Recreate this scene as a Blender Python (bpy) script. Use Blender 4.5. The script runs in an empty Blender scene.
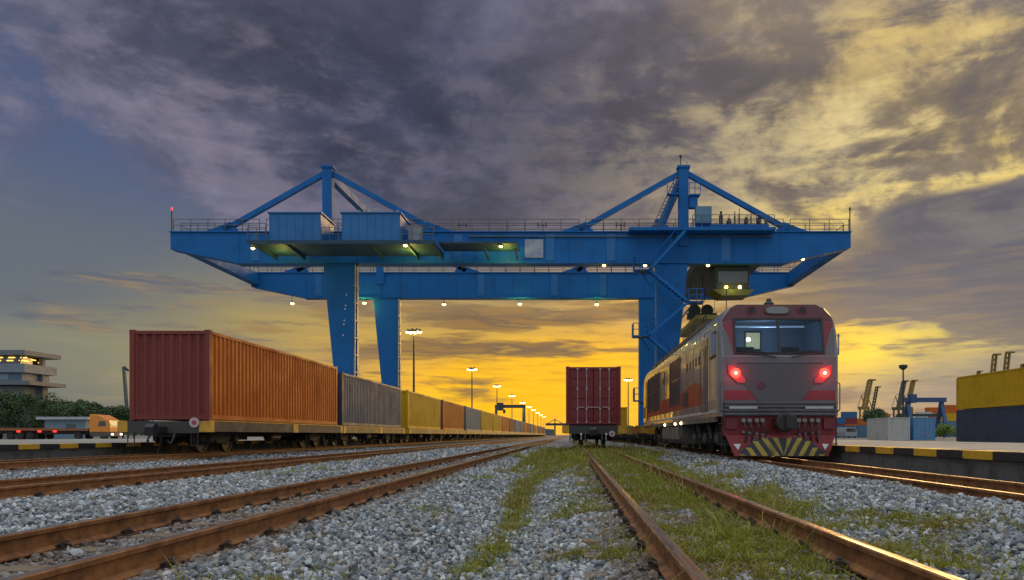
import bpy, math, random
import numpy as np
from mathutils import Vector, Matrix
R = math.radians
scene = bpy.context.scene
COL = scene.collection
rng = np.random.default_rng(11)
random.seed(5)

# ------------------------------------------------------------------ camera
camd = bpy.data.cameras.new('camera')
cam = bpy.data.objects.new('camera', camd)
COL.objects.link(cam)
cam.location = (0, 0, 0.565)
cam.rotation_euler = (R(90), 0, 0)
camd.sensor_width = 36
camd.lens = 736 / 1024 * 36
camd.shift_x = -60 / 1024
camd.shift_y = 145 / 1024
camd.clip_start = 0.05
camd.clip_end = 20000
scene.camera = cam
scene.view_settings.view_transform = 'Standard'
scene.view_settings.look = 'None'
scene.view_settings.exposure = 0.22
scene.view_settings.gamma = 1.0
scene.view_settings.use_curve_mapping = False
scene.render.resolution_x = 1024
scene.render.resolution_y = 580
scene.cycles.max_bounces = 5
scene.cycles.use_denoising = True

def lin(c):
    return tuple(((v / 255) / 12.92 if v / 255 <= 0.04045 else ((v / 255 + 0.055) / 1.055) ** 2.4) for v in c)

# ------------------------------------------------------------------ small node-graph language
class NG:
    def __init__(s, nt): s.nt = nt
    def n(s, t, **kw):
        nd = s.nt.nodes.new(t)
        for k, v in kw.items(): setattr(nd, k, v)
        return nd
    def put(s, sock, v):
        if isinstance(v, E): s.nt.links.new(v.o, sock)
        elif isinstance(v, bpy.types.NodeSocket): s.nt.links.new(v, sock)
        else:
            if isinstance(v, (tuple, list)) and len(sock.default_value) == 4 and len(v) == 3: v = (*v, 1)
            sock.default_value = v
    def m(s, op, *a, clamp=False):
        nd = s.n('ShaderNodeMath', operation=op, use_clamp=clamp)
        for i, v in enumerate(a): s.put(nd.inputs[i], v)
        return E(s, nd.outputs[0])
    def vec(s, x, y, z):
        nd = s.n('ShaderNodeCombineXYZ')
        for i, v in enumerate((x, y, z)): s.put(nd.inputs[i], v)
        return E(s, nd.outputs[0])
    def sep(s, v):
        nd = s.n('ShaderNodeSeparateXYZ'); s.put(nd.inputs[0], v)
        return [E(s, o) for o in nd.outputs]
    def noise(s, v, scale, detail=4, rough=0.5, dist=0.0):
        nd = s.n('ShaderNodeTexNoise')
        s.put(nd.inputs['Vector'], v); nd.inputs['Scale'].default_value = scale
        nd.inputs['Detail'].default_value = detail; nd.inputs['Roughness'].default_value = rough
        nd.inputs['Distortion'].default_value = dist
        return E(s, nd.outputs['Fac'])
    def ss(s, x, a, b, lo=0.0, hi=1.0):          # smoothstep
        nd = s.n('ShaderNodeMapRange', interpolation_type='SMOOTHSTEP')
        s.put(nd.inputs[0], x)
        nd.inputs[1].default_value = a; nd.inputs[2].default_value = b
        nd.inputs[3].default_value = lo; nd.inputs[4].default_value = hi
        return E(s, nd.outputs[0])
    def mix(s, f, a, b, mode='MIX'):
        nd = s.n('ShaderNodeMix', data_type='RGBA', blend_type=mode, clamp_factor=True)
        s.put(nd.inputs[0], f); s.put(nd.inputs[6], a); s.put(nd.inputs[7], b)
        return E(s, nd.outputs[2])
    def scl(s, v, x, y, z):
        nd = s.n('ShaderNodeMapping'); s.put(nd.inputs[0], v); nd.inputs['Scale'].default_value = (x, y, z)
        return E(s, nd.outputs[0])
class E:
    def __init__(s, g, o): s.g = g; s.o = o
    def __add__(s, b): return s.g.m('ADD', s, b)
    def __radd__(s, b): return s.g.m('ADD', b, s)
    def __sub__(s, b): return s.g.m('SUBTRACT', s, b)
    def __rsub__(s, b): return s.g.m('SUBTRACT', b, s)
    def __mul__(s, b): return s.g.m('MULTIPLY', s, b)
    def __rmul__(s, b): return s.g.m('MULTIPLY', b, s)
    def __truediv__(s, b): return s.g.m('DIVIDE', s, b)

# ------------------------------------------------------------------ sky (world), dusk after rain clouds
SUN_AZ, SUN_EL = 24.0, 7.0        # degrees right of straight ahead, above the horizon
world = bpy.data.worlds.new('World')
scene.world = world
world.use_nodes = True
wt = world.node_tree
wt.nodes.clear()
g = NG(wt)
D = E(g, g.n('ShaderNodeTexCoord').outputs['Generated'])
x, y, z = g.sep(D)
hor = g.m('SQRT', x * x + y * y)
az = g.m('ARCTAN2', x, y) * 57.2958
el = g.m('ARCTAN2', z, hor) * 57.2958
zc = g.m('MAXIMUM', z, 0.0) + 0.10
q = g.vec(x / zc, y / zc, 0.0)                   # where the ray meets the flat cloud deck
w1 = g.noise(g.scl(D, 1, 1, 2.2), 2.6, 4, 0.55) - 0.5
w2 = g.noise(g.vec(x + 7.3, y, z * 2.2), 2.6, 4, 0.55) - 0.5
aw = az + w1 * 24.0
ew = el + w2 * 13.0

def sky_pos(u, v):
    t = (u - 572) / 736
    return math.degrees(math.atan(t)), math.degrees(math.atan((435 - v) / 736 / math.sqrt(1 + t * t)))
def blob(u, v, ru, rv, power=1.0, A=None, L=None):
    a0, e0 = sky_pos(u, v)
    A = A or aw; L = L or ew
    sa, se = ru * 0.0778, rv * 0.0778             # pixels of the photo to degrees
    r2 = ((A - a0) / sa) * ((A - a0) / sa) + ((L - e0) / se) * ((L - e0) / se)
    return g.m('EXPONENT', r2 * -1.0) * power

fine = g.noise(q, 1.1, 8, 0.62, 0.3)
big = g.noise(q, 0.42, 5, 0.55, 0.5)
puff = g.noise(g.scl(D, 1.0, 1.0, 1.7), 4.2, 9, 0.6, 0.5)
puff2 = g.noise(g.scl(D, 1.0, 1.0, 1.8), 6.8, 10, 0.60, 0.35)
streak = g.noise(g.scl(D, 1.0, 1.0, 7.5), 5.5, 7, 0.58, 0.25)
streak2 = g.noise(g.scl(D, 1.0, 1.0, 9.0), 14.0, 5, 0.55)

# open air behind the clouds
c = g.mix(g.ss(el, 1, 20), lin((116, 118, 108)), lin((76, 88, 122)))
c = g.mix(blob(40, 310, 300, 90, 0.85), c, lin((94, 102, 112)))
c = g.mix(blob(110, 370, 200, 22, 0.5), c, lin((142, 140, 108)))
c = g.mix(blob(265, 340, 110, 40, 0.6), c, lin((152, 142, 88)))
c = g.mix(blob(572, 388, 215, 62, 1.4, az, el), c, lin((255, 186, 4)))
c = g.mix(blob(420, 330, 130, 40, 0.5), c, lin((196, 160, 58)))
c = g.mix(blob(545, 428, 120, 14, 0.6, az, el), c, lin((244, 176, 66)))
c = g.mix(blob(730, 385, 110, 60, 0.75, az, el), c, lin((240, 180, 50)))
c = g.mix(blob(950, 395, 150, 40, 0.75, az, el), c, lin((104, 108, 112)))
c = g.mix(blob(930, 110, 240, 140, 1.0), c, lin((146, 126, 94)))
c = g.mix(blob(760, 30, 160, 60, 0.7), c, lin((176, 152, 116)))
c = g.mix(blob(800, 215, 130, 35, 0.7), c, lin((206, 174, 96)))
c = g.mix(blob(630, 310, 70, 30, 0.8), c, lin((252, 196, 70)))
# the high broken deck
dens = (puff * 0.62 + big * 0.22 + fine * 0.24 + puff2 * 0.20
        + blob(400, 110, 330, 120, 0.32) + blob(640, 200, 260, 80, 0.24) + blob(240, 30, 160, 60, 0.14)
        + blob(800, 110, 140, 60, 0.10) - blob(960, 110, 200, 110, 0.05)
        - blob(40, 130, 110, 150, 0.12) - blob(520, 390, 420, 85, 0.60, az, el)
        - blob(120, 340, 200, 60, 0.12) - blob(850, 345, 60, 30, 0.3))
M = g.ss(dens, 0.58, 0.78)
core = g.ss(dens, 0.66, 1.10)
dark = g.mix(core, lin((100, 98, 118)), lin((52, 55, 76)))
warm = blob(700, 190, 220, 110, 0.7, az, el)
dark = g.mix(warm, dark, g.mix(core, lin((132, 112, 104)), lin((76, 70, 82))))
sunny = blob(960, 90, 230, 170, 1.0, az, el)
dark = g.mix(sunny, dark, g.mix(core, lin((126, 112, 92)), lin((76, 74, 84))))
dark = g.mix(blob(540, 295, 330, 40, 0.45, az, el), dark, lin((112, 88, 66)))
relief = g.ss(puff2 * 0.45 + puff * 0.35 + fine * 0.2, 0.41, 0.60, 0.66, 1.50)
dark = g.mix(1.0, dark, g.vec(relief, relief, relief), 'MULTIPLY')
grain = g.ss(g.noise(g.scl(D, 1.0, 1.0, 2.2), 26.0, 8, 0.65, 0.4), 0.36, 0.64, 0.92, 1.09)
dark = g.mix(1.0, dark, g.vec(grain, grain, grain), 'MULTIPLY')
c = g.mix(M * 0.96, c, dark)
# thinner torn clouds in front, gilded towards the sun
puff3 = g.noise(g.scl(D, 1.0, 1.0, 2.2), 20.0, 8, 0.62, 0.5)
torn = g.ss(puff2 * 0.45 + puff3 * 0.25 + streak * 0.2 + puff * 0.25, 0.54, 0.68)
c = g.mix(torn * blob(950, 120, 230, 130, 0.85, az, el), c, lin((238, 214, 146)))
c = g.mix(torn * blob(240, 120, 190, 110, 0.6, aw, el), c, lin((136, 126, 140)))
hole = g.ss(puff2 * 0.5 + puff * 0.4 + puff3 * 0.15, 0.54, 0.42)
c = g.mix(hole * blob(900, 110, 260, 130, 0.85, az, el), c, lin((84, 80, 88)))
ribbon = g.ss(streak * 0.35 + puff2 * 0.75, 0.50, 0.64)
c = g.mix(ribbon * blob(975, 172, 110, 34, 1.0, aw, el), c, lin((236, 208, 118)))
c = g.mix(ribbon * blob(880, 214, 90, 18, 1.0, aw, el), c, lin((240, 206, 104)))
c = g.mix(ribbon * blob(960, 20, 140, 40, 0.7, aw, el), c, lin((214, 184, 112)))
# slate banks low on the right and grey ones low on the left
b2_ = g.ss(blob(990, 275, 175, 52, 1.0, aw, el) + blob(1010, 205, 90, 22, 0.8, aw, el) + (puff2 - 0.5) * 1.1 + (streak - 0.5) * 0.45, 0.34, 0.56)
c = g.mix(b2_ * 0.93, c, g.mix(g.ss(streak * 0.6 + puff2 * 0.4, 0.38, 0.66), lin((64, 68, 90)), lin((98, 96, 108))))
c = g.mix(blob(1010, 375, 150, 75, 0.95, az, el), c, g.mix(g.ss(streak, 0.4, 0.6), lin((112, 112, 116)), lin((86, 92, 108))))
c = g.mix(blob(868, 348, 95, 22, 1.0, aw, el) * g.ss(streak + puff2 * 0.4, 0.50, 0.66), c, lin((255, 222, 60)))
c = g.mix(blob(826, 336, 44, 40, 0.9, az, el), c, lin((246, 196, 62)))
bank = g.ss(streak + blob(960, 300, 200, 50, 0.22, aw, el) + blob(190, 290, 120, 9, 0.16, aw, el) + blob(40, 305, 110, 14, 0.08, aw, el) - blob(60, 330, 200, 70, 0.05, az, el)
            + blob(430, 352, 170, 10, 0.20, aw, el) + blob(560, 330, 60, 10, 0.14, aw, el) - blob(560, 390, 200, 40, 0.08, az, el) - g.ss(el, 9, 20, 0, 0.5)
            - blob(850, 345, 90, 22, 0.22, aw, el), 0.50, 0.62)
bcol = g.mix(g.ss(az, 12, 22), g.mix(g.ss(az, -26, -10), lin((80, 88, 106)), lin((128, 98, 56))), lin((72, 78, 98)))
bcol = g.mix(g.ss(streak2, 0.35, 0.72), bcol, g.mix(g.ss(az, 10, 20, 0.4, 0.10), bcol, lin((225, 180, 90))))
c = g.mix(bank * g.ss(az, -30, -12, 0.6, 0.88), c, bcol)
c = g.mix(g.ss(streak2, 0.52, 0.66) * blob(560, 350, 300, 46, 0.38, az, el), c, lin((140, 104, 44)))
bar = g.ss(streak * 0.8 + streak2 * 0.3 + blob(500, 312, 200, 16, 0.20, aw, el) + blob(430, 348, 130, 9, 0.14, aw, el) + blob(600, 352, 90, 7, 0.12, aw, el)
           + blob(720, 330, 120, 12, 0.1, aw, el), 0.58, 0.70)
c = g.mix(bar * blob(540, 335, 300, 55, 0.85, az, el), c, g.mix(g.ss(streak2, 0.4, 0.65), lin((98, 80, 74)), lin((142, 106, 62))))
c = g.mix(g.ss(streak2, 0.48, 0.36) * blob(560, 385, 260, 50, 0.5, az, el), c, lin((255, 200, 40)))
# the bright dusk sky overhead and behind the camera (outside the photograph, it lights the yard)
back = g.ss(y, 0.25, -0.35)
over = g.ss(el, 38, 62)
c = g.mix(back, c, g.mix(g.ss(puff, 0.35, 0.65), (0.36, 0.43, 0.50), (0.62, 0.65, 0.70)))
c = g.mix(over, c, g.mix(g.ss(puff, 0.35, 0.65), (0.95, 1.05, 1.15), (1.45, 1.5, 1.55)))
ns = g.n('ShaderNodeTexSky', sky_type='NISHITA', sun_disc=False)
ns.sun_elevation = R(SUN_EL); ns.sun_rotation = R(SUN_AZ)
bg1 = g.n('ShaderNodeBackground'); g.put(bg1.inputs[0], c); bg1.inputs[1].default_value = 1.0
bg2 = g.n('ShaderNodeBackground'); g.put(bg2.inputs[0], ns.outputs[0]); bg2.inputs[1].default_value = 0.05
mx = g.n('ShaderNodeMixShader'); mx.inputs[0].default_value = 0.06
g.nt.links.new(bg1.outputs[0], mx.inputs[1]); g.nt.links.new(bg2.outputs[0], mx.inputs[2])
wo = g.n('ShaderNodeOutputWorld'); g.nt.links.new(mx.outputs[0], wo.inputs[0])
world.cycles.sampling_method = 'MANUAL'
world.cycles.sample_map_resolution = 512

# ------------------------------------------------------------------ sun, low behind thin cloud
sd = bpy.data.lights.new('sun', 'SUN')
sun = bpy.data.objects.new('sun', sd); COL.objects.link(sun)
sd.energy = 1.4; sd.angle = R(26); sd.color = (1.0, 0.60, 0.20)
sdir = Vector((math.sin(R(SUN_AZ)) * math.cos(R(SUN_EL)), math.cos(R(SUN_AZ)) * math.cos(R(SUN_EL)), math.sin(R(SUN_EL))))
sun.rotation_euler = sdir.to_track_quat('Z', 'Y').to_euler()

# ------------------------------------------------------------------ materials
MATS = {}
def mat(name, col, rough=0.6, metal=0.0, dirt=0.25, dirt_col=(0.05, 0.035, 0.025), scale=3.0, streaks=0.0,
        emit=None, estr=0.0, bump=0.0, island=0.0, spec=0.5, coat=0.0, bscale=40.0):
    if name in MATS: return MATS[name]
    m = bpy.data.materials.new(name); m.use_nodes = True
    nt = m.node_tree; b = nt.nodes['Principled BSDF']; g = NG(nt)
    tc = g.n('ShaderNodeTexCoord').outputs['Object']
    n1 = g.noise(tc, scale, 6, 0.6)
    n2 = g.noise(tc, scale * 7, 4, 0.6)
    c = g.mix(g.ss(n2, 0.3, 0.75, 0.0, 0.35), (*col, 1), tuple(v * 0.72 for v in col) + (1,))
    if dirt: c = g.mix(g.ss(n1, 0.45, 0.75, 0.0, dirt), c, (*dirt_col, 1))
    if streaks:
        st = g.noise(g.scl(tc, 9, 9, 0.7), 1.0, 6, 0.65)
        c = g.mix(g.ss(st, 0.52, 0.78, 0.0, streaks), c, (0.13, 0.045, 0.018, 1))
    if island:
        ge = g.n('ShaderNodeNewGeometry')
        r = E(g, ge.outputs['Random Per Island'])
        c = g.mix(1.0, c, g.vec(*[g.ss(r, 0, 1, 1 - island, 1 + island)] * 3), 'MULTIPLY')
    g.put(b.inputs['Base Color'], c)
    g.put(b.inputs['Roughness'], g.ss(n1, 0.2, 0.8, max(0.02, rough - 0.12), min(1, rough + 0.12)))
    b.inputs['Metallic'].default_value = metal
    b.inputs['Specular IOR Level'].default_value = spec
    b.inputs['Coat Weight'].default_value = coat
    if emit:
        b.inputs['Emission Color'].default_value = (*emit, 1); b.inputs['Emission Strength'].default_value = estr
    if bump:
        bn = g.n('ShaderNodeBump'); bn.inputs['Strength'].default_value = bump; bn.inputs['Distance'].default_value = 0.02
        g.put(bn.inputs['Height'], g.noise(tc, bscale, 5, 0.6)); nt.links.new(bn.outputs[0], b.inputs['Normal'])
    MATS[name] = m
    return m

BLUE = mat('crane_blue_paint', (0.003, 0.13, 0.40), 0.58, spec=.25, dirt=0.35, dirt_col=(0.02, 0.06, 0.12), scale=0.5, streaks=0.3)
BLUE2 = mat('crane_blue_panel', (0.007, 0.145, 0.40), 0.45, dirt=0.3, dirt_col=(0.03, 0.08, 0.14), scale=0.8, streaks=0.2)
RAILING = mat('railing_steel', (0.10, 0.11, 0.12), 0.6)
WHITE = mat('white_paint', (0.62, 0.62, 0.62), 0.5)
BLACK = mat('black_steel', (0.018, 0.018, 0.02), 0.55, dirt=0.5, dirt_col=(0.06, 0.045, 0.03), scale=5)
DARK = mat('dark_underframe', (0.02, 0.018, 0.017), 0.75, dirt=0.5, dirt_col=(0.09, 0.055, 0.03), scale=4)
GREYF = mat('wagon_grey_paint', (0.048, 0.048, 0.046), 0.65, dirt=0.5, dirt_col=(0.06, 0.04, 0.025), scale=3, streaks=0.3)
YELF = mat('yellow_frame_paint', (0.62, 0.33, 0.03), 0.55, dirt=0.5, dirt_col=(0.12, 0.07, 0.02), scale=4)
STEEL = mat('wheel_steel', (0.032, 0.028, 0.026), 0.6, metal=0.2, dirt=0.6, dirt_col=(0.08, 0.045, 0.025), scale=6)
LAMPY = mat('sodium_lamp', (0.9, 0.7, 0.3), 0.4, emit=(1.0, 0.62, 0.16), estr=22)
LAMPG = mat('gantry_lamp', (0.9, 0.8, 0.3), 0.4, emit=(1.0, 0.66, 0.14), estr=12)
GLASS = mat('dark_glass', (0.03, 0.035, 0.04), 0.06, dirt=0.1, spec=0.9)

# ------------------------------------------------------------------ mesh builder
def rotm(rx=0, ry=0, rz=0):
    return Matrix.Rotation(rz, 3, 'Z') @ Matrix.Rotation(ry, 3, 'Y') @ Matrix.Rotation(rx, 3, 'X')
class MB:
    def __init__(s): s.v = []; s.f = []; s.mi = []; s.cur = 0
    def poly(s, pts, faces):
        o = len(s.v); s.v += [tuple(p) for p in pts]
        for f in faces: s.f.append(tuple(i + o for i in f)); s.mi.append(s.cur)
        return s
    def box(s, cx, cy, cz, sx, sy, sz, rot=None, tx=1.0, ty=1.0, top=(0, 0)):
        """centre and full sizes; tx, ty taper the top face"""
        P = []
        for k, (a, b) in ((-1, (1, 1)), (1, (tx, ty))):
            for i, j in ((-1, -1), (1, -1), (1, 1), (-1, 1)):
                p = Vector((i * sx / 2 * a + (top[0] if k > 0 else 0), j * sy / 2 * b + (top[1] if k > 0 else 0), k * sz / 2))
                if rot is not None: p = rot @ p
                P.append((p.x + cx, p.y + cy, p.z + cz))
        return s.poly(P, [(3, 2, 1, 0), (4, 5, 6, 7), (0, 1, 5, 4), (1, 2, 6, 5), (2, 3, 7, 6), (3, 0, 4, 7)])
    def b2(s, x0, x1, y0, y1, z0, z1): return s.box((x0 + x1) / 2, (y0 + y1) / 2, (z0 + z1) / 2, abs(x1 - x0), abs(y1 - y0), abs(z1 - z0))
    def beam(s, p, q, w, h=None, up=(0, 0, 1)):
        p = Vector(p); q = Vector(q); d = (q - p); L = d.length; d.normalize()
        h = h or w; u = Vector(up)
        if abs(d.dot(u)) > 0.98: u = Vector((0, 1, 0))
        r = d.cross(u).normalized(); u = r.cross(d).normalized()
        P = []
        for c in (p, q):
            for i, j in ((-1, -1), (1, -1), (1, 1), (-1, 1)): P.append(c + r * i * w / 2 + u * j * h / 2)
        return s.poly(P, [(0, 1, 2, 3), (7, 6, 5, 4), (1, 0, 4, 5), (2, 1, 5, 6), (3, 2, 6, 7), (0, 3, 7, 4)])
    def tube(s, p, q, r, n=10, r2=None, cap=True):
        p = Vector(p); q = Vector(q); d = (q - p).normalized(); r2 = r if r2 is None else r2
        a = Vector((0, 0, 1)) if abs(d.z) < 0.9 else Vector((1, 0, 0))
        x = d.cross(a).normalized(); y = d.cross(x)
        P = [c + (x * math.cos(t) + y * math.sin(t)) * rr for c, rr in ((p, r), (q, r2)) for t in [2 * math.pi * k / n for k in range(n)]]
        F = [(k, (k + 1) % n, n + (k + 1) % n, n + k) for k in range(n)]
        if cap: F += [tuple(range(n - 1, -1, -1)), tuple(range(n, 2 * n))]
        return s.poly(P, F)
    def path(s, pts, r, n=8):
        for a, b in zip(pts, pts[1:]): s.tube(a, b, r, n)
        return s
    def lathe(s, c, prof, axis='z', n=20):
        """prof: (radius, height) pairs"""
        P = []
        for r, h in prof:
            for k in range(n):
                t = 2 * math.pi * k / n; a, b = r * math.cos(t), r * math.sin(t)
                p = {'z': (a, b, h), 'x': (h, a, b), 'y': (b, h, a)}[axis]
                P.append((p[0] + c[0], p[1] + c[1], p[2] + c[2]))
        F = [(i * n + k, i * n + (k + 1) % n, (i + 1) * n + (k + 1) % n, (i + 1) * n + k) for i in range(len(prof) - 1) for k in range(n)]
        F += [tuple(range(n - 1, -1, -1)), tuple(range((len(prof) - 1) * n, len(prof) * n))]
        return s.poly(P, F)
    def prism(s, poly, a, b, axis='x'):
        """polygon in the plane across axis, extruded a..b. axis x: (y,z); y: (x,z); z: (x,y)"""
        n = len(poly)
        def T(u, v, w): return {'x': (w, u, v), 'y': (u, w, v), 'z': (u, v, w)}[axis]
        P = [T(u, v, a) for u, v in poly] + [T(u, v, b) for u, v in poly]
        F = [tuple(range(n)), tuple(range(2 * n - 1, n - 1, -1))] + [(k, k + n, (k + 1) % n + n, (k + 1) % n) for k in range(n)]
        return s.poly(P, F)
    def sphere(s, c, r, seg=12, rings=8, sc=(1, 1, 1)):
        P = [(c[0], c[1], c[2] - r * sc[2])]
        for i in range(1, rings):
            t = math.pi * i / rings - math.pi / 2
            for k in range(seg):
                f = 2 * math.pi * k / seg
                P.append((c[0] + r * sc[0] * math.cos(t) * math.cos(f), c[1] + r * sc[1] * math.cos(t) * math.sin(f), c[2] + r * sc[2] * math.sin(t)))
        P.append((c[0], c[1], c[2] + r * sc[2])); N = len(P) - 1
        F = [(0, 1 + (k + 1) % seg, 1 + k) for k in range(seg)]
        for i in range(rings - 2):
            F += [(1 + i * seg + k, 1 + i * seg + (k + 1) % seg, 1 + (i + 1) * seg + (k + 1) % seg, 1 + (i + 1) * seg + k) for k in range(seg)]
        b = 1 + (rings - 2) * seg
        F += [(b + k, b + (k + 1) % seg, N) for k in range(seg)]
        return s.poly(P, F)
    def text(s, txt, loc, size, rot, depth=0.01, align='CENTER'):
        cu = bpy.data.curves.new('lettering', 'FONT'); cu.body = txt; cu.size = size; cu.extrude = depth; cu.align_x = align
        o = bpy.data.objects.new('lettering', cu)
        me = o.to_mesh()
        Mx = Matrix.Translation(loc) @ rot.to_4x4()
        s.poly([Mx @ v.co for v in me.vertices], [tuple(p.vertices) for p in me.polygons])
        o.to_mesh_clear(); bpy.data.objects.remove(o); bpy.data.curves.remove(cu)
        return s
    def build(s, name, m, parent=None, smooth=False, bevel=0.0, **props):
        me = bpy.data.meshes.new(name)
        me.from_pydata(s.v, [], s.f)
        for mm in (m if isinstance(m, (list, tuple)) else [m]): me.materials.append(mm)
        if isinstance(m, (list, tuple)): me.polygons.foreach_set('material_index', s.mi)
        import bmesh
        if len(s.f) < 60000:
            bm = bmesh.new(); bm.from_mesh(me); bmesh.ops.recalc_face_normals(bm, faces=bm.faces); bm.to_mesh(me); bm.free()
        if smooth:
            me.polygons.foreach_set('use_smooth', [True] * len(me.polygons))
            me.set_sharp_from_angle(angle=R(35))
        me.update()
        o = bpy.data.objects.new(name, me); COL.objects.link(o)
        if parent is not None: o.parent = parent
        if bevel:
            bv = o.modifiers.new('bevel', 'BEVEL'); bv.width = bevel; bv.segments = 2; bv.limit_method = 'ANGLE'
        for k, v in props.items(): o[k] = v
        return o
def np_mesh(name, V, F, m, smooth=False, parent=None, **props):
    """V (n,3), F (m,k) arrays"""
    me = bpy.data.meshes.new(name)
    k = F.shape[1]
    me.vertices.add(len(V)); me.vertices.foreach_set('co', V.astype(np.float32).ravel())
    me.loops.add(F.size); me.loops.foreach_set('vertex_index', F.astype(np.int32).ravel())
    me.polygons.add(len(F)); me.polygons.foreach_set('loop_start', np.arange(0, F.size, k, dtype=np.int32))
    me.polygons.foreach_set('use_smooth', np.full(len(F), smooth))
    me.update(calc_edges=True)
    me.materials.append(m)
    o = bpy.data.objects.new(name, me); COL.objects.link(o)
    if parent is not None: o.parent = parent
    for a, b in props.items(): o[a] = b
    return o
def thing(name, label, cat, loc=(0, 0, 0), rz=0.0, group=None):
    o = bpy.data.objects.new(name, None); COL.objects.link(o)
    o.empty_display_size = 0.3
    o.location = loc; o.rotation_euler = (0, 0, rz)
    o['label'] = label; o['category'] = cat
    if group: o['group'] = group
    return o
def tag(o, label, cat, group=None):
    o['label'] = label; o['category'] = cat
    if group: o['group'] = group
    return o
KIDS = {}
def copy_tree(o, label=None, loc=None, parent=None, swap=None, kids=None):
    if kids is None:
        kids = {}
        for c in COL.objects:
            if c.parent: kids.setdefault(c.parent.name, []).append(c)
    c = o.copy(); COL.objects.link(c); c.parent = parent
    if label: c['label'] = label
    if loc is not None: c.location = loc
    if swap and c.type == 'MESH' and c.material_slots:
        for s in c.material_slots:
            nm = s.material.name if s.material else ''
            if nm in swap:
                s.link = 'OBJECT'; s.material = swap[nm]
    for ch in kids.get(o.name, []): copy_tree(ch, parent=c, swap=swap, kids=kids)
    return c
def pix(u, v, Y):   # the place at distance Y that the photograph shows at pixel (u, v); used for building measures only
    return ((u - 572) / 736 * Y, Y, 0.565 + (435 - v) / 736 * Y)
ORD = ['first', 'second', 'third', 'fourth', 'fifth', 'sixth', 'seventh', 'eighth', 'ninth', 'tenth', 'eleventh', 'twelfth', 'thirteenth',
       'fourteenth', 'fifteenth', 'sixteenth', 'seventeenth', 'eighteenth', 'nineteenth', 'twentieth', 'twenty first', 'twenty second',
       'twenty third', 'twenty fourth', 'twenty fifth', 'twenty sixth', 'twenty seventh', 'twenty eighth', 'twenty ninth', 'thirtieth']

# ------------------------------------------------------------------ value noise for terrain
def vnoise(x, y, s, seed=0):
    r = np.random.default_rng(seed).random((256, 256))
    X = x * s; Y = y * s
    i = np.floor(X).astype(int); j = np.floor(Y).astype(int); fx = X - i; fy = Y - j
    fx = fx * fx * (3 - 2 * fx); fy = fy * fy * (3 - 2 * fy)
    a = r[i % 256, j % 256]; b = r[(i + 1) % 256, j % 256]; c = r[i % 256, (j + 1) % 256]; d = r[(i + 1) % 256, (j + 1) % 256]
    return (a * (1 - fx) + b * fx) * (1 - fy) + (c * (1 - fx) + d * fx) * fy
def fb(x, y, s, seed=0): return vnoise(x, y, s, seed) * 0.55 + vnoise(x, y, s * 2.1, seed + 1) * 0.3 + vnoise(x, y, s * 4.3, seed + 2) * 0.15

T1, T2, T3, T4, T5 = -2.72, -6.7, -12.3, 1.01, 4.79
HX = [-400, -31, -30.4, -16, -14.4, -13.4, -12.9, -11.7, -11.0, -9.6, -8.4, -7.5, -7.2, -6.2, -5.6, -4.9, -4.1, -3.5, -3.22, -2.2, -1.9, -1.4, -0.95, -0.65, -0.35, 0.05, 0.4, 0.55, 1.5, 1.75, 2.1, 2.6, 3.2, 3.7, 4.1, 4.3, 5.3, 5.6, 6.2, 13.5, 14.5, 400]
HZ = [-.02, -.02, -.4, -.4, -.34, -.26, -.19, -.19, -.22, -.27, -.22, -.15, -.17, -.17, -.12, -.06, -.08, -.14, -.165, -.165, -.13, -.17, -.27, -.33, -.30, -.21, -.17, -.18, -.18, -.17, -.21, -.17, -.06, -.03, -.10, -.17, -.18, -.22, -.30, -.3, -.02, -.02]
def ground_h(x, y):
    h = np.interp(x, HX, HZ)
    amp = np.where((x > -14) & (x < 6.2), 0.075, 0.03)
    rail = np.minimum.reduce([np.abs(x - t) for t in (T1, T2, T3, T4, T5)])
    amp = amp * np.clip((rail - 0.3) / 0.7, 0.25, 1)
    n = (fb(x, y, 0.8, 3) - 0.5) * amp * 2 * np.clip(30 / np.maximum(y, 1), 0, 1)
    return h + n

def grass_amount(x, y):
    n = fb(x, y, 1.1, 21); n2 = fb(x, y, 0.45, 31)
    w = 0.10 + 0.10 * np.clip((y - 6) / 14, 0, 2)
    a = np.exp(-((x + 0.66 + 0.1 * np.sin(y * 0.7)) / w) ** 2) * np.clip((y - 4.2) / 1.0, 0, 1) * (0.45 + 0.9 * n)
    inner = np.clip(1 - np.abs(x - 1.1) / 0.55, 0, 1) ** 0.5
    a = np.maximum(a, inner * np.clip((n * 2.2 + n2 * 0.4 - 0.86) * 3.6, 0, 1) * np.clip((y - 3.0), 0, 1))
    strip = np.exp(-((x - 1.95) / 0.36) ** 2)
    a = np.maximum(a, strip * np.clip((n * 1.5 - 0.55) * 2.6, 0, 1))
    s2 = np.exp(-((x - 2.75) / 0.30) ** 2)
    a = np.maximum(a, s2 * np.clip((fb(x, y, 0.9, 77) - 0.50) * 5, 0, 1))
    far = np.clip((y - 13) / 10, 0, 1) * ((x > -1.3) & (x < 2.4))
    a = np.maximum(a, far * np.clip(0.25 + n * 1.2, 0, 1))
    s3 = np.exp(-((x - 0.15) / 0.3) ** 2) * np.clip((fb(x, y, 1.4, 51) - 0.60) * 5, 0, 1)
    a = np.maximum(a, s3)
    s4 = np.exp(-((x + 1.7) / 0.35) ** 2) * np.clip((fb(x, y, 0.9, 61) - 0.66) * 5, 0, 1)
    a = np.maximum(a, s4)
    s5 = np.exp(-((x + 4.2) / 0.6) ** 2) * np.clip((fb(x, y, 0.7, 71) - 0.68) * 6, 0, 1)
    a = np.maximum(a, s5 * 0.7)
    s6 = ((x > -14.2) & (x < -13.2)) * np.clip((fb(x, y, 0.5, 81) - 0.45) * 4, 0, 1)
    a = np.maximum(a, s6)
    return np.clip(a, 0, 1)

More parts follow.
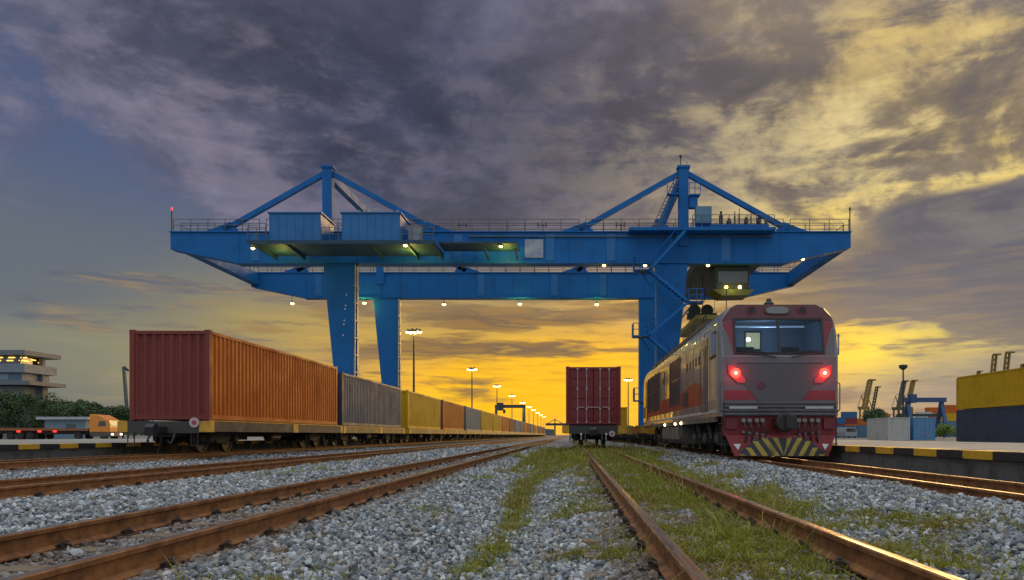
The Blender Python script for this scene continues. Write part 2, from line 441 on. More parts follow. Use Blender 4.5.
# ground: one sheet to the horizon
gx = np.concatenate([-np.geomspace(9000, 60, 26), np.arange(-50, -14.4, 3.0), np.arange(-14.4, 6.6, 0.11), np.arange(6.8, 16, 0.6), np.geomspace(17, 9000, 34)])
gy = np.concatenate([np.array([-9000, -2000, -400, -100, -30, -10, -3, 0]), np.arange(1, 14, 0.11), np.geomspace(14.1, 12000, 150)])
GX, GY = np.meshgrid(gx, gy)
GZ = ground_h(np.clip(GX, -399, 399), np.clip(GY, 0, 900))
nx = len(gx)
idx = np.arange(GX.size).reshape(GX.shape)
F = np.stack([idx[:-1, :-1].ravel(), idx[:-1, 1:].ravel(), idx[1:, 1:].ravel(), idx[1:, :-1].ravel()], 1)
mg = bpy.data.materials.new('ballast_ground'); mg.use_nodes = True
g = NG(mg.node_tree); b = mg.node_tree.nodes['Principled BSDF']
tc = E(g, g.n('ShaderNodeTexCoord').outputs['Object'])
px_, py_, pz_ = g.sep(tc)
vo = g.n('ShaderNodeTexVoronoi'); g.put(vo.inputs['Vector'], tc); vo.inputs['Scale'].default_value = 19
vd = E(g, vo.outputs['Distance'])
vcol = g.sep(E(g, vo.outputs['Color']))[0]
n1 = g.noise(tc, 0.35, 5, 0.6)
stone = g.mix(g.ss(vcol, 0, 1), (0.15, 0.16, 0.17), (0.42, 0.43, 0.44))
stone = g.mix(g.ss(vd, 0.3, 0.75), stone, (0.05, 0.048, 0.045))
stone = g.mix(g.ss(n1, 0.45, 0.7, 0, 0.5), stone, (0.16, 0.12, 0.08))
soil = g.mix(g.ss(g.noise(tc, 0.15, 6, 0.65), 0.35, 0.65), (0.12, 0.11, 0.10), (0.22, 0.21, 0.19))
inb = g.ss(px_, -14.3, -14.2) * g.ss(px_, 6.1, 6.2, 1, 0)
c = g.mix(inb, soil, stone)
g.put(b.inputs['Base Color'], c); b.inputs['Roughness'].default_value = 0.9
bn = g.n('ShaderNodeBump'); bn.inputs['Strength'].default_value = 1.0; bn.inputs['Distance'].default_value = 0.04
g.put(bn.inputs['Height'], 1 - vd); g.put(b.inputs['Normal'], E(g, bn.outputs[0]))
np_mesh('ground', np.stack([GX, GY, GZ], -1).reshape(-1, 3), F, mg, smooth=True, kind='structure')

# ------------------------------------------------------------------ ballast stones (uncountable: one object)
def ico(sub):
    import bmesh
    bm = bmesh.new(); bmesh.ops.create_icosphere(bm, subdivisions=sub, radius=1)
    V = np.array([v.co[:] for v in bm.verts]); Fa = np.array([[v.index for v in f.verts] for f in bm.faces]); bm.free()
    return V, Fa
def rock_protos(sub, n):
    V0, F0 = ico(sub); out = []
    for k in range(n):
        V = V0.copy()
        for _ in range(13 if sub > 1 else 6):                      # chop with random planes for flat broken faces
            d = rng.normal(size=3); d /= np.linalg.norm(d); h = rng.uniform(0.36, 0.78)
            t = V @ d; V = V - np.outer(np.maximum(t - h, 0), d)
        V += rng.normal(scale=0.03, size=V.shape)
        V *= np.array([rng.uniform(1.0, 1.3), rng.uniform(0.7, 1.0), rng.uniform(0.5, 0.85)])
        out.append(V)
    return out, F0
def rand_rot(n):
    q = rng.normal(size=(n, 4)); q /= np.linalg.norm(q, axis=1)[:, None]
    w, x, y, z = q.T
    return np.stack([1 - 2 * (y * y + z * z), 2 * (x * y - z * w), 2 * (x * z + y * w), 2 * (x * y + z * w), 1 - 2 * (x * x + z * z), 2 * (y * z - x * w),
                     2 * (x * z - y * w), 2 * (y * z + x * w), 1 - 2 * (x * x + y * y)], 1).reshape(-1, 3, 3)
def in_rail(x):
    m = np.zeros(x.shape, bool)
    for t in (T1, T2, T3, T4, T5):
        for s in (-0.5, 0.5): m |= np.abs(x - t - s) < 0.075
    return m
SLEEP = 0.65
def sleeper_hit(x, y):
    m = np.zeros(x.shape, bool)
    for t in (T1, T2, T3, T5): m |= (np.abs(x - t) < 1.0) & (np.abs((y / SLEEP - np.round(y / SLEEP)) * SLEEP) < 0.11)
    return m
def scatter(y0, y1, dens, size, sub, jit=1.0):
    ymid = (y0 + y1) / 2
    xa = max(-0.80 * y1 - 0.5, -14.1); xb = min(0.64 * y1 + 0.5, 6.2)
    n = int((xb - xa) * (y1 - y0) * dens)
    x = rng.uniform(xa, xb, n); y = rng.uniform(y0, y1, n)
    keep = (x > -0.80 * y - 0.4) & (x < 0.64 * y + 0.4) & ~in_rail(x)
    keep &= ~(sleeper_hit(x, y) & (rng.random(n) < 0.45))
    ga = grass_amount(x, y); keep &= rng.random(n) > (ga - 0.35) * 0.9
    x = x[keep]; y = y[keep]; n = len(x)
    s = 1.0 * size * np.exp(np.clip(rng.normal(0, 0.27, n), -0.8, 0.55))
    z = ground_h(x, y) + s * rng.uniform(-0.2, 0.75, n)
    P, F0 = rock_protos(sub, 14)
    P = np.array(P); k = rng.integers(0, len(P), n)
    V = np.einsum('nij,nvj->nvi', rand_rot(n), P[k]) * s[:, None, None] + np.stack([x, y, z], 1)[:, None, :]
    nv = P.shape[1]
    Fa = (F0[None] + (np.arange(n) * nv)[:, None, None]).reshape(-1, 3)
    return V.reshape(-1, 3), Fa
ms = bpy.data.materials.new('ballast_stone'); ms.use_nodes = True
g = NG(ms.node_tree); b = ms.node_tree.nodes['Principled BSDF']
rp = E(g, g.n('ShaderNodeNewGeometry').outputs['Random Per Island'])
tc = E(g, g.n('ShaderNodeTexCoord').outputs['Object'])
r2 = g.m('FRACT', rp * 37.7); r3 = g.m('FRACT', rp * 91.3)
c = g.mix(g.m('POWER', r2, 1.5), (0.12, 0.14, 0.155), (0.66, 0.68, 0.70))
c = g.mix(g.ss(r3, 0.72, 0.95, 0, 0.8), c, (0.36, 0.30, 0.22))
c = g.mix(g.ss(r3, 0.20, 0.05, 0, 0.7), c, (0.10, 0.12, 0.15))
c = g.mix(g.ss(g.noise(tc, 0.6, 4, 0.6), 0.5, 0.75, 0, 0.55), c, (0.20, 0.16, 0.11))
c = g.mix(g.ss(g.noise(tc, 60, 4, 0.7), 0.3, 0.8, 0, 0.5), c, g.mix(0.6, c, (0.08, 0.08, 0.08)))
tx = g.sep(tc)[0]
nr = None
for t in (T1, T2, T3, T4, T5):                                     # rust and brake dust stain the stones beside the rails
    d = g.m('ABSOLUTE', tx - t); k = g.ss(d, 0.6, 0.95, 1, 0)
    nr = k if nr is None else g.m('MAXIMUM', nr, k)
c = g.mix(nr * g.ss(g.noise(tc, 2.5, 4, 0.6), 0.3, 0.65, 0.15, 0.85), c, (0.15, 0.085, 0.045))
g.put(b.inputs['Base Color'], c); b.inputs['Roughness'].default_value = 0.8
bn = g.n('ShaderNodeBump'); bn.inputs['Strength'].default_value = 0.5; bn.inputs['Distance'].default_value = 0.006
g.put(bn.inputs['Height'], g.noise(tc, 90, 4, 0.6)); g.put(b.inputs['Normal'], E(g, bn.outputs[0]))
Vs, Fs, off = [], [], 0
for y0, y1, dens, size, sub in ((2.2, 5.0, 1150, 0.0225, 2), (5.0, 9.0, 950, 0.0235, 1), (9.0, 15.0, 600, 0.026, 1), (15, 26, 260, 0.032, 1), (26, 45, 80, 0.045, 1)):
    V, Fa = scatter(y0, y1, dens, size, sub)
    Vs.append(V); Fs.append(Fa + off); off += len(V)
np_mesh('ballast', np.concatenate(Vs), np.concatenate(Fs), ms, kind='stuff')

# ------------------------------------------------------------------ weeds and grass
def blades(n_try, y0, y1, hmin, hmax, wid, only=None, near=1.0):
    x = rng.uniform(-14.2, 6.0, n_try); u = rng.random(n_try); y = y0 + (y1 - y0) * u
    keep = (x > -0.80 * y - 0.5) & (x < 0.64 * y + 0.5) & (rng.random(n_try) < grass_amount(x, y) ** 1.15) & ~in_rail(x)
    keep &= (fb(x, y, 7.0, 41) > 0.38)
    x, y = x[keep], y[keep]; n = len(x)
    h = rng.uniform(hmin, hmax, n) * (0.35 + 1.9 * np.clip(fb(x, y, 7.0, 41) - 0.28, 0, 1) * 1.6) * np.where(rng.random(n) < 0.03, 2.6, 1.0)
    z = ground_h(x, y) - 0.01
    a = rng.uniform(0, 2 * np.pi, n); bend = h * rng.uniform(0.1, 0.9, n)
    dx, dy = np.cos(a), np.sin(a); w = wid * rng.uniform(0.7, 1.5, n)
    f = rng.uniform(0, np.pi, n); sx, sy = np.cos(f) * w, np.sin(f) * w
    def pt(t, k): return np.stack([x + dx * bend * t * t + sx * k, y + dy * bend * t * t + sy * k, z + h * t * (1 - 0.25 * t)], 1)
    V = np.stack([pt(0, -1), pt(0, 1), pt(0.55, -0.8), pt(0.55, 0.8), pt(1, -0.1), pt(1, 0.1)], 1)
    base = (np.arange(n) * 6)[:, None]
    Fa = np.concatenate([base + np.array([[0, 1, 3, 2]]), base + np.array([[2, 3, 5, 4]])])
    return V.reshape(-1, 3), Fa
mgr = bpy.data.materials.new('weed_grass'); mgr.use_nodes = True
g = NG(mgr.node_tree); b = mgr.node_tree.nodes['Principled BSDF']
rp = E(g, g.n('ShaderNodeNewGeometry').outputs['Random Per Island'])
tc = E(g, g.n('ShaderNodeTexCoord').outputs['Object'])
c = g.mix(rp, (0.10, 0.15, 0.012), (0.40, 0.37, 0.03))
c = g.mix(g.ss(g.noise(tc, 1.4, 3), 0.42, 0.64, 0, 0.75), c, (0.28, 0.21, 0.05))
c = g.mix(g.ss(g.m('FRACT', rp * 53.1), 0.86, 0.95, 0, 0.9), c, (0.30, 0.22, 0.09))
g.put(b.inputs['Base Color'], c); b.inputs['Roughness'].default_value = 0.6
b.inputs['Transmission Weight'].default_value = 0.0
tr = g.n('ShaderNodeBsdfTranslucent'); g.put(tr.inputs[0], c)
mxs = g.n('ShaderNodeMixShader'); mxs.inputs[0].default_value = 0.3
out = mgr.node_tree.nodes['Material Output']
g.nt.links.new(b.outputs[0], mxs.inputs[1]); g.nt.links.new(tr.outputs[0], mxs.inputs[2]); g.nt.links.new(mxs.outputs[0], out.inputs[0])
Vs, Fs, off = [], [], 0
for a in ((1000000, 2.6, 8.0, 0.03, 0.085, 0.0034), (1000000, 8.0, 18.0, 0.035, 0.11, 0.006), (420000, 18, 40, 0.06, 0.17, 0.012)):
    V, Fa = blades(*a); Vs.append(V); Fs.append(Fa + off); off += len(V)
# low leafy weeds between the blades
def leaves(n_try, y0, y1, s0):
    x = rng.uniform(-14.2, 6.0, n_try); y = rng.uniform(y0, y1, n_try)
    keep = (x > -0.80 * y - 0.5) & (x < 0.64 * y + 0.5) & (rng.random(n_try) < grass_amount(x, y) ** 1.2 * 1.0) & ~in_rail(x)
    x, y = x[keep], y[keep]; n = len(x)
    z = ground_h(x, y) + rng.uniform(0.005, 0.05, n)
    Rm = rand_rot(n); s = s0 * rng.uniform(0.5, 1.4, n)
    P = np.array([[-1, 0, 0], [0, -0.5, 0.1], [1, 0, 0], [0, 0.5, 0.1]])
    V = np.einsum('nij,vj->nvi', Rm, P) * s[:, None, None]
    V[:, :, 2] *= 0.5
    V = V + np.stack([x, y, z], 1)[:, None, :]
    return V.reshape(-1, 3), (np.arange(n) * 4)[:, None] + np.array([[0, 1, 2, 3]])
for a in ((420000, 2.6, 9.0, 0.014), (320000, 9, 20, 0.02), (160000, 20, 40, 0.03)):
    V, Fa = leaves(*a); Vs.append(V); Fs.append(Fa + off); off += len(V)
np_mesh('grass', np.concatenate(Vs), np.concatenate(Fs), mgr, kind='stuff')
print('blades', sum(len(f) for f in Fs))

# ------------------------------------------------------------------ railway tracks
mr = bpy.data.materials.new('rusty_rail'); mr.use_nodes = True
g = NG(mr.node_tree); b = mr.node_tree.nodes['Principled BSDF']
tc = E(g, g.n('ShaderNodeTexCoord').outputs['Object'])
c = g.mix(g.ss(g.noise(tc, 7, 6, 0.65), 0.3, 0.7), (0.12, 0.046, 0.014), (0.33, 0.135, 0.040))
c = g.mix(g.ss(g.noise(g.scl(tc, 1, 0.12, 1), 30, 4, 0.6), 0.5, 0.8, 0, 0.6), c, (0.06, 0.03, 0.018))
g.put(b.inputs['Base Color'], c); b.inputs['Roughness'].default_value = 0.75
bn = g.n('ShaderNodeBump'); bn.inputs['Strength'].default_value = 0.5; bn.inputs['Distance'].default_value = 0.004
g.put(bn.inputs['Height'], g.noise(tc, 120, 4, 0.6)); g.put(b.inputs['Normal'], E(g, bn.outputs[0]))
mp = bpy.data.materials.new('worn_rail_head'); mp.use_nodes = True
g = NG(mp.node_tree); b = mp.node_tree.nodes['Principled BSDF']
tc = E(g, g.n('ShaderNodeTexCoord').outputs['Object'])
wear = g.ss(g.noise(g.scl(tc, 1, 0.05, 1), 22, 5, 0.6), 0.40, 0.64)
g.put(b.inputs['Base Color'], g.mix(wear, (0.30, 0.25, 0.20), (0.13, 0.065, 0.035)))
g.put(b.inputs['Roughness'], 0.24 + wear * 0.3); g.put(b.inputs['Metallic'], 0.85 - wear * 0.35)
RAILP = [(-.058, -.14), (.058, -.14), (.058, -.13), (.012, -.112), (.009, -.04), (.031, -.03), (.033, -.006), (.025, 0.0), (-.025, 0.0), (-.033, -.006), (-.031, -.03), (-.009, -.04), (-.012, -.112), (-.058, -.13)]
def rail(parent, off, y0, y1):
    m = MB(); n = len(RAILP)
    ys = [y0, 2, 6, 12, 25, 60, 150, y1]
    P = [(off + a, yy, bb) for yy in ys for a, bb in RAILP]; Fc = []
    for i in range(len(ys) - 1):
        for k in range(n):
            Fc.append((i * n + k, i * n + (k + 1) % n, (i + 1) * n + (k + 1) % n, (i + 1) * n + k))
    m.poly(P, Fc)
    m.mi = [1 if (f[0] % n) in (7,) else 0 for f in m.f]
    return m.build('rail', [mr, mp], parent)
SLP = mat('stained_sleeper', (0.20, 0.15, 0.095), 0.85, dirt=0.6, dirt_col=(0.16, 0.08, 0.035), scale=6, bump=0.6)
CLIP = mat('rusty_clip', (0.06, 0.035, 0.022), 0.7, dirt=0.5, scale=20)
m = MB(); m.box(0, 0, -0.215, 1.9, 0.2, 0.15, tx=0.985, ty=0.86); slp0 = m.build('sleeper', SLP)
m = MB(); m.box(0, 0, -0.1385, 0.27, 0.13, 0.012)
for s in (-1, 1):
    m.box(0.082 * s, 0, -0.122, 0.045, 0.075, 0.024, rot=rotm(0, 0.12 * s, 0)); m.tube((0.092 * s, 0, -0.13), (0.092 * s, 0, -0.085), 0.013, 8)
    m.path([(0.06 * s, -0.05, -0.115), (0.095 * s, -0.035, -0.095), (0.105 * s, 0.0, -0.11), (0.09 * s, 0.045, -0.09), (0.055 * s, 0.05, -0.115)], 0.008, 6)
clip0 = m.build('rail_clip', CLIP)
def track(xc, label, n_parts, ystart, yend=480.0, nclip=0):
    t = thing('railway_track', label, 'railway track', (xc, 0, 0), 0, 'parallel railway tracks')
    for s in (-0.5, 0.5): rail(t, s, -6, yend)
    k0 = math.ceil(ystart / SLEEP)
    for k in range(n_parts):
        o = slp0.copy(); COL.objects.link(o); o.parent = t; o.location = (0, (k0 + k) * SLEEP, -0.035 if xc == T4 else 0)
        if k < nclip:
            for s in (-0.5, 0.5):
                c = clip0.copy(); COL.objects.link(c); c.parent = o; c.location = (s, 0, 0.035 if xc == T4 else 0)
    rest = MB()
    for k in range(k0 + n_parts, k0 + n_parts + 220):
        rest.box(0, k * SLEEP, -0.215, 1.9, 0.2, 0.15, ty=0.86)
    rest.build('sleeper', SLP, t, kind='stuff')
    return t
track(T1, 'nearest rusty track on the left, running clear of trains across the lower left corner', 70, 3.0, nclip=34)
track(T2, 'empty rusty track on the left between the nearest left track and the long container train', 40, 8.0, nclip=14)
track(T3, 'track under the long container train, furthest left', 16, 15.6)
track(T4, 'weedy track in the middle foreground leading to the maroon container wagon', 60, 2.8, nclip=24)
track(T5, 'track on the right under the grey and red locomotive, beside the platform wall', 26, 7.2, nclip=8)
bpy.data.objects.remove(slp0); bpy.data.objects.remove(clip0)

# ------------------------------------------------------------------ platforms with black and yellow edges
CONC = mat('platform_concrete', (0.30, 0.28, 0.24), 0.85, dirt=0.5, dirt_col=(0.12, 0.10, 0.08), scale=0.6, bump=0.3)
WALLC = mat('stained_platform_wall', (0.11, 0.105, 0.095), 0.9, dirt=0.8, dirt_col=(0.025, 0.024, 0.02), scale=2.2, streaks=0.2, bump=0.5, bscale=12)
EY = mat('edge_yellow_paint', (0.66, 0.36, 0.02), 0.6, dirt=0.5, dirt_col=(0.2, 0.13, 0.03), scale=5)
EK = mat('edge_black_paint', (0.022, 0.022, 0.024), 0.6, dirt=0.4, scale=5)
m = MB(); m.b2(6.32, 14.0, -8, 420, -0.6, 0.32); m.build('platform', [CONC], kind='structure')
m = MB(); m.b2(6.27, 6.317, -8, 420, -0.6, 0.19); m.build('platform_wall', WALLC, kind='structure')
m = MB(); m.b2(-30.4, -14.22, -8, 420, -0.6, 0.32); m.build('platform', [CONC], kind='structure')
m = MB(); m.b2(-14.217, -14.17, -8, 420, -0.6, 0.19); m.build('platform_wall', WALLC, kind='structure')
for xs, L, lab in ((6.22, 0.84, 'black and yellow painted kerb along the right platform edge'), (-14.12, 0.76, 'black and yellow painted kerb along the left platform edge')):
    t = thing('platform_edge', lab, 'kerb', (xs, 0, 0.19))
    s = 1 if xs > 0 else -1
    y = 10.9 - 11 * L if xs > 0 else 21.07 - 24 * L; k = 0 if xs < 0 else 0
    rest = [MB(), MB()]
    while y < 300:
        m = MB() if k < 60 else rest[k % 2]
        m.b2(0, 0.42 * s, y, y + L - 0.012, 0.0, 0.134)
        if k < 60: m.build('painted_block', EY if k % 2 else EK, t, bevel=0.008)
        y += L; k += 1
    rest[0].build('painted_block', EK, t, kind='stuff'); rest[1].build('painted_block', EY, t, kind='stuff')

# ================================================================== rail mounted gantry crane over the tracks
GY1, GY2 = 64.7, 80.8
XL, XR = -35.0, 24.3
crane = thing('gantry_crane', 'huge blue rail mounted gantry crane spanning all the tracks, with two pointed pylons', 'gantry crane', (-5.7, 72, 0.32))
ox, oy, oz = crane.location
def cb(m): m.v = [(a - ox, b - oy, c - oz) for a, b, c in m.v]; return m
def cpart(m, name, mt=BLUE, parent=crane, **k): return cb(m).build(name, mt, parent, **k)
ZT, ZB = 18.22, 15.6
for Y in (GY1, GY2):
    m = MB(); w = 1.1
    prof = [(XL, ZT), (XL, 16.75), (XL + 5.6, ZB), (XR - 5.6, ZB), (XR, 16.9), (XR, ZT)]
    m.prism(prof, Y - w / 2, Y + w / 2, 'y')
    m.b2(XL - .05, XR + .05, Y - w / 2 - .14, Y + w / 2 + .14, ZT + .003, ZT + .09)
    m.b2(XL + 5.7, XR - 5.7, Y - w / 2 - .12, Y + w / 2 + .12, ZB - .09, ZB - .003)
    for k in range(24):                                        # weld seams and stiffener edges on the web
        xx = XL + 6 + k * 2.05
        if xx < XR - 5.7: m.b2(xx, xx + .05, Y - w / 2 - .03, Y - w / 2 + .01, ZB + .02, ZT - .02)
    cpart(m, 'girder')
for X in (-27.6, -9.9, -1.9, 3.4, 13.4):                             # bolted splice plates on both girder webs
    for Y in (GY1, GY2):
        m = MB(); m.b2(X - .38, X + .38, Y - .60, Y - .552, ZB + .15, ZT - .15)
        for k in range(9):
            for dx in (-.28, -.12, .12, .28): m.b2(X + dx - .03, X + dx + .03, Y - .625, Y - .60, ZB + .3 + k * .25, ZB + .36 + k * .25)
        cpart(m, 'splice_plate', BLUE2)
m = MB(); m.b2(-9, 17.5, GY1 - .70, GY1 - .60, ZT - .42, ZT - .30); cpart(m, 'cable_conduit', mat('conduit_grey', (.06, .10, .16), .5))
for X in (XL + .45, XR - .45):
    m = MB(); m.b2(X - .45, X + .45, GY1 + .56, GY2 - .56, 16.95, ZT - .03); cpart(m, 'end_beam')
# legs: wide across the rails at the top, narrow at the foot
for Y in (GY1, GY2):
    for sgn, xin, xo in ((-1, -18.95, -21.7), (1, 7.35, 10.1)):
        m = MB(); xb = xin + sgn * 1.25
        d0, d1 = .55, 1.0
        zb = 1.6
        P = [(xin, Y - d1, zb), (xb, Y - d1, zb), (xb, Y + d1, zb), (xin, Y + d1, zb), (xin, Y - d0, ZB - .1), (xo, Y - d0, ZB - .1), (xo, Y + d0, ZB - .1), (xin, Y + d0, ZB - .1)]
        m.poly(P, [(3, 2, 1, 0), (4, 5, 6, 7), (0, 1, 5, 4), (1, 2, 6, 5), (2, 3, 7, 6), (3, 0, 4, 7)])
        cpart(m, 'leg', bevel=.03)
for X in (-19.6, 8.0):
    m = MB(); m.b2(X - .6, X + .6, GY1 - 3, GY2 + 3, .95, 1.6); cpart(m, 'sill_beam')
    for Y in (GY1 - 2, GY1 + 1.5, GY2 - 1.5, GY2 + 2):
        m = MB(); m.box(X, Y, .75, .5, 1.9, .4, ty=.6); b_ = cpart(m, 'wheel_bogie')
        for dy in (-.55, .55):
            m = MB(); m.lathe((X, Y + dy, .60), [(.26, -.08), (.28, -.06), (.28, .06), (.26, .08)], 'x', 16); w_ = cpart(m, 'crane_wheel', BLACK, b_)
# pylons with stays, front and back frame
ZA = 23.8
PX = {GY1: (-21.3, 9.72), GY2: (-20.9, 9.6)}
for Y in (GY1, GY2):
    for i, X in enumerate(PX[Y]):
        m = MB(); m.b2(X - .42, X + .42, Y - .72, Y - .0, ZT - 1.2, ZA); m.b2(X - .55, X + .55, Y - .8, Y + .1, ZA + .002, ZA + .22)
        cpart(m, 'pylon')
        for s_, dx in ((-1, 9.1), (1, 9.3)):
            m = MB(); a = (X + s_ * .2, Y - .3, ZA - .3); b_ = (X + s_ * dx, Y - .3, ZT + .25)
            m.beam(a, b_, .40, .42)
            m.prism([(X + s_ * (dx - 1.3), ZT + .09), (X + s_ * (dx + 1.7), ZT + .09), (X + s_ * (dx + .3), ZT + .6), (X + s_ * (dx - .55), ZT + .95)], Y - .5, Y - .1, 'y')
            cpart(m, 'stay')
for a, b_ in zip(PX[GY1], PX[GY2]):
    m = MB(); m.beam((a, GY1, ZA - .5), (b_, GY2 - .7, ZA - .5), .55, .7); cpart(m, 'apex_beam')
# railings along both girders
def railing(m, p, q, h=1.05, step=1.5, rr=.034, mids=(.5,)):
    p = Vector(p); q = Vector(q); L = (q - p).length; n = max(1, round(L / step))
    for k in range(n + 1):
        c = p.lerp(q, k / n); m.tube(c, c + Vector((0, 0, h)), rr, 5)
    for f in (*mids, 1): m.tube(p + Vector((0, 0, h * f)), q + Vector((0, 0, h * f)), rr, 5)
    return m
for Y in (GY1, GY2):
    for sy in (-.62, .62):
        m = MB(); railing(m, (XL + .3, Y + sy, ZT + .09), (-27.2, Y + sy, ZT + .09)); cpart(m, 'railing', RAILING)
        m = MB(); railing(m, (-26.6, Y + sy, ZT + .09), (-12.6, Y + sy, ZT + .09)); cpart(m, 'railing', RAILING)
        m = MB(); railing(m, (-12.0, Y + sy, ZT + .09), (0.6, Y + sy, ZT + .09)); cpart(m, 'railing', RAILING)
        m = MB(); railing(m, (1.2, Y + sy, ZT + .09), (18.4, Y + sy, ZT + .09)); cpart(m, 'railing', RAILING)
        m = MB(); railing(m, (19.0, Y + sy, ZT + .09), (XR - .2, Y + sy, ZT + .09)); cpart(m, 'railing', RAILING)
for X in (XL + .1, XR - .1):
    m = MB(); railing(m, (X, GY1 + 1, ZT), (X, GY2 - 1, ZT), step=2); cpart(m, 'railing', RAILING)
for k, X in enumerate((-24, -9.5, -2.6, 4.2, 12.2)):                # small cable brackets on the railing
    m = MB()
    for dx in (-.35, .35): m.b2(X + dx - .04, X + dx + .04, GY1 - .7, GY1 - .66, ZT + .35, ZT + .85)
    m.b2(X - .31, X + .31, GY1 - .7, GY1 - .66, ZT + .55, ZT + .63); cpart(m, 'bracket', BLACK)
for X in (XL + .15, XR - .1):                                       # end masts
    m = MB(); m.tube((X, GY1 - .6, ZT), (X, GY1 - .6, ZT + 1.9), .05, 6); m_ = cpart(m, 'end_mast', BLACK)
    m = MB(); m.lathe((X, GY1 - .6, ZT + 1.9), [(.06, 0), (.08, .06), (.08, .2), (.04, .28)], 'z', 10)
    cpart(m, 'warning_lamp', mat('red_lamp', (.4, .02, .02), .4, emit=(1, .08, .04), estr=1.2) if X < 0 else BLACK, m_)
m = MB(); m.tube((9.5, GY1 - .3, ZA), (9.5, GY1 - .3, ZA + 1.1), .04, 6); m.sphere((9.5, GY1 - .3, ZA + 1.15), .13, 8, 6)
m.tube((10.05, GY1 - .3, ZA), (10.05, GY1 - .3, ZA + .75), .02, 6); cpart(m, 'mast_light', BLACK)
DECK = mat('deck_grating', (.014, .062, .11), .7, dirt=.4)
# machinery platform in front of the girder, its houses, brackets and lamps
PZ = 15.95
m = MB(); m.b2(-26.0, -11.0, 58.9, 63.3, PZ, PZ + .16); m.b2(-26.0, -11.0, 58.8, 58.9, PZ - .1, PZ + .2); m.b2(-11.0, -4.5, 60.6, 63.3, PZ + .4, PZ + .55)
cpart(m, 'platform_deck', DECK)
for X in (-25.4, -23.0, -16.2, -13.2, -11.1, -7.2, -4.7):
    y0 = 59.0 if X < -11.05 else 60.7
    m = MB(); m.beam((X, y0, PZ - .02), (X, 63.35, PZ - 1.0 + .75), .14, .16); m.prism([(y0, PZ), (63.4, PZ), (63.4, PZ - .32)], X - .06, X + .06, 'x'); cpart(m, 'bracket', DECK)
for x0, x1, nm in ((-24.4, -20.25, 0), (-18.55, -13.85, 1)):
    y0, y1 = 59.3, 62.6; z0, z1 = PZ + .17, 18.42
    m = MB(); m.b2(x0, x1, y0, y1, z0, z1); h = cpart(m, 'machinery_house', BLUE2)
    m = MB(); m.b2(x0 - .12, x1 + .12, y0 - .12, y1 + .12, z1 + .002, z1 + .1); cpart(m, 'house_roof', BLUE2, h)
    m = MB(); n = int((x1 - x0) / .62)
    for k in range(n + 1):
        xx = x0 + .04 + (x1 - x0 - .08) * k / n; m.b2(xx - .025, xx + .025, y0 - .03, y0 + .005, z0, z1)
    cpart(m, 'wall_ribs', BLUE2, h)
    if nm:
        for k, dx in enumerate((.9, 1.35, 3.6, 4.1)):
            m = MB(); m.tube((x0 + dx, 61, z1 + .08), (x0 + dx, 61, z1 + .75), .14, 8); cpart(m, 'roof_vent', mat('vent_grey', (.3, .31, .32), .6), h)
m = MB(); railing(m, (-26, 58.95, PZ + .2), (-24.5, 58.95, PZ + .2), step=.7); railing(m, (-20.1, 58.95, PZ + .2), (-18.7, 58.95, PZ + .2), step=.7)
railing(m, (-13.7, 58.95, PZ + .2), (-11.1, 58.95, PZ + .2), step=.8); cpart(m, 'railing', RAILING)
m = MB(); m.b2(-13.45, -12.55, 60.5, 61.6, PZ + .17, PZ + 1.75); cpart(m, 'cabinet', mat('cabinet_grey', (.25, .27, .30), .5))
m = MB(); m.b2(-4.1, -2.5, GY1 - .63, GY1 - .56, 16.0, 17.6); cpart(m, 'notice_board', mat('notice_panel', (.30, .34, .44), .4))
# ladders left of the right pylon, service gear on the right
m = MB()
for s_ in (0, .55):
    m.beam((6.9 + s_, GY1 - .75, ZT + .2), (9.0 + s_ * .6, GY1 - .75, ZA - .8), .07, .07)
for k in range(16):
    t = k / 15; m.tube((6.9 + 2.1 * t, GY1 - .75, ZT + .2 + (ZA - ZT - 1) * t), (7.45 + 1.88 * t, GY1 - .75, ZT + .2 + (ZA - ZT - 1) * t), .03, 5)
cpart(m, 'ladder', RAILING)
m = MB(); m.beam((7.7, GY1 + .8, ZT + .1), (9.4, GY1 - .0, ZA - 1.2), .38, .38); cpart(m, 'brace')
m = MB(); m.b2(8.2, 9.28, GY1 - 1.3, GY1 - .75, 21.3, 21.42)
railing(m, (8.2, GY1 - 1.3, 21.42), (9.28, GY1 - 1.3, 21.42), step=.5); m.b2(10.15, 11.1, GY1 - 1.1, GY1 - .3, 21.3, 21.42)
railing(m, (10.15, GY1 - 1.1, 21.42), (11.1, GY1 - 1.1, 21.42), .95, .5); m.b2(10.2, 10.9, GY1 - .9, GY1 - .3, 20.3, 21.3); cpart(m, 'ladder_landing', BLUE)
m = MB(); m.b2(4.9, 17.4, GY1 - 1.9, GY1 - .6, ZT - .16, ZT + .1)
m.b2(10.7, 17.0, GY1 - 1.2, GY1 - .7, ZT + .1, ZT + .55); cpart(m, 'service_walkway', BLUE)
m = MB(); m.b2(10.65, 12.0, GY1 - 1.5, GY1 - .7, ZT + .55, ZT + 2.0); cpart(m, 'cabinet', mat('cabinet_blue', (.10, .22, .34), .45))
m = MB()
for xx, hh, rr in ((12.9, 1.2, .18), (13.6, .6, .22), (14.1, 1.2, .07), (14.5, 1.5, .05), (15.1, .7, .2), (15.5, 1.1, .06), (16.2, .9, .2), (16.8, .5, .14)):
    m.lathe((xx, GY1 - .95, ZT + .5), [(rr * .8, 0), (rr, .1), (rr, hh * .7), (rr * .5, hh * .72), (rr * .6, hh)], 'z', 8)
cpart(m, 'winch_gear', BLACK)
m = MB(); railing(m, (10.3, GY1 - 1.85, ZT + .1), (17.3, GY1 - 1.85, ZT + .1), step=.8); cpart(m, 'railing', RAILING)
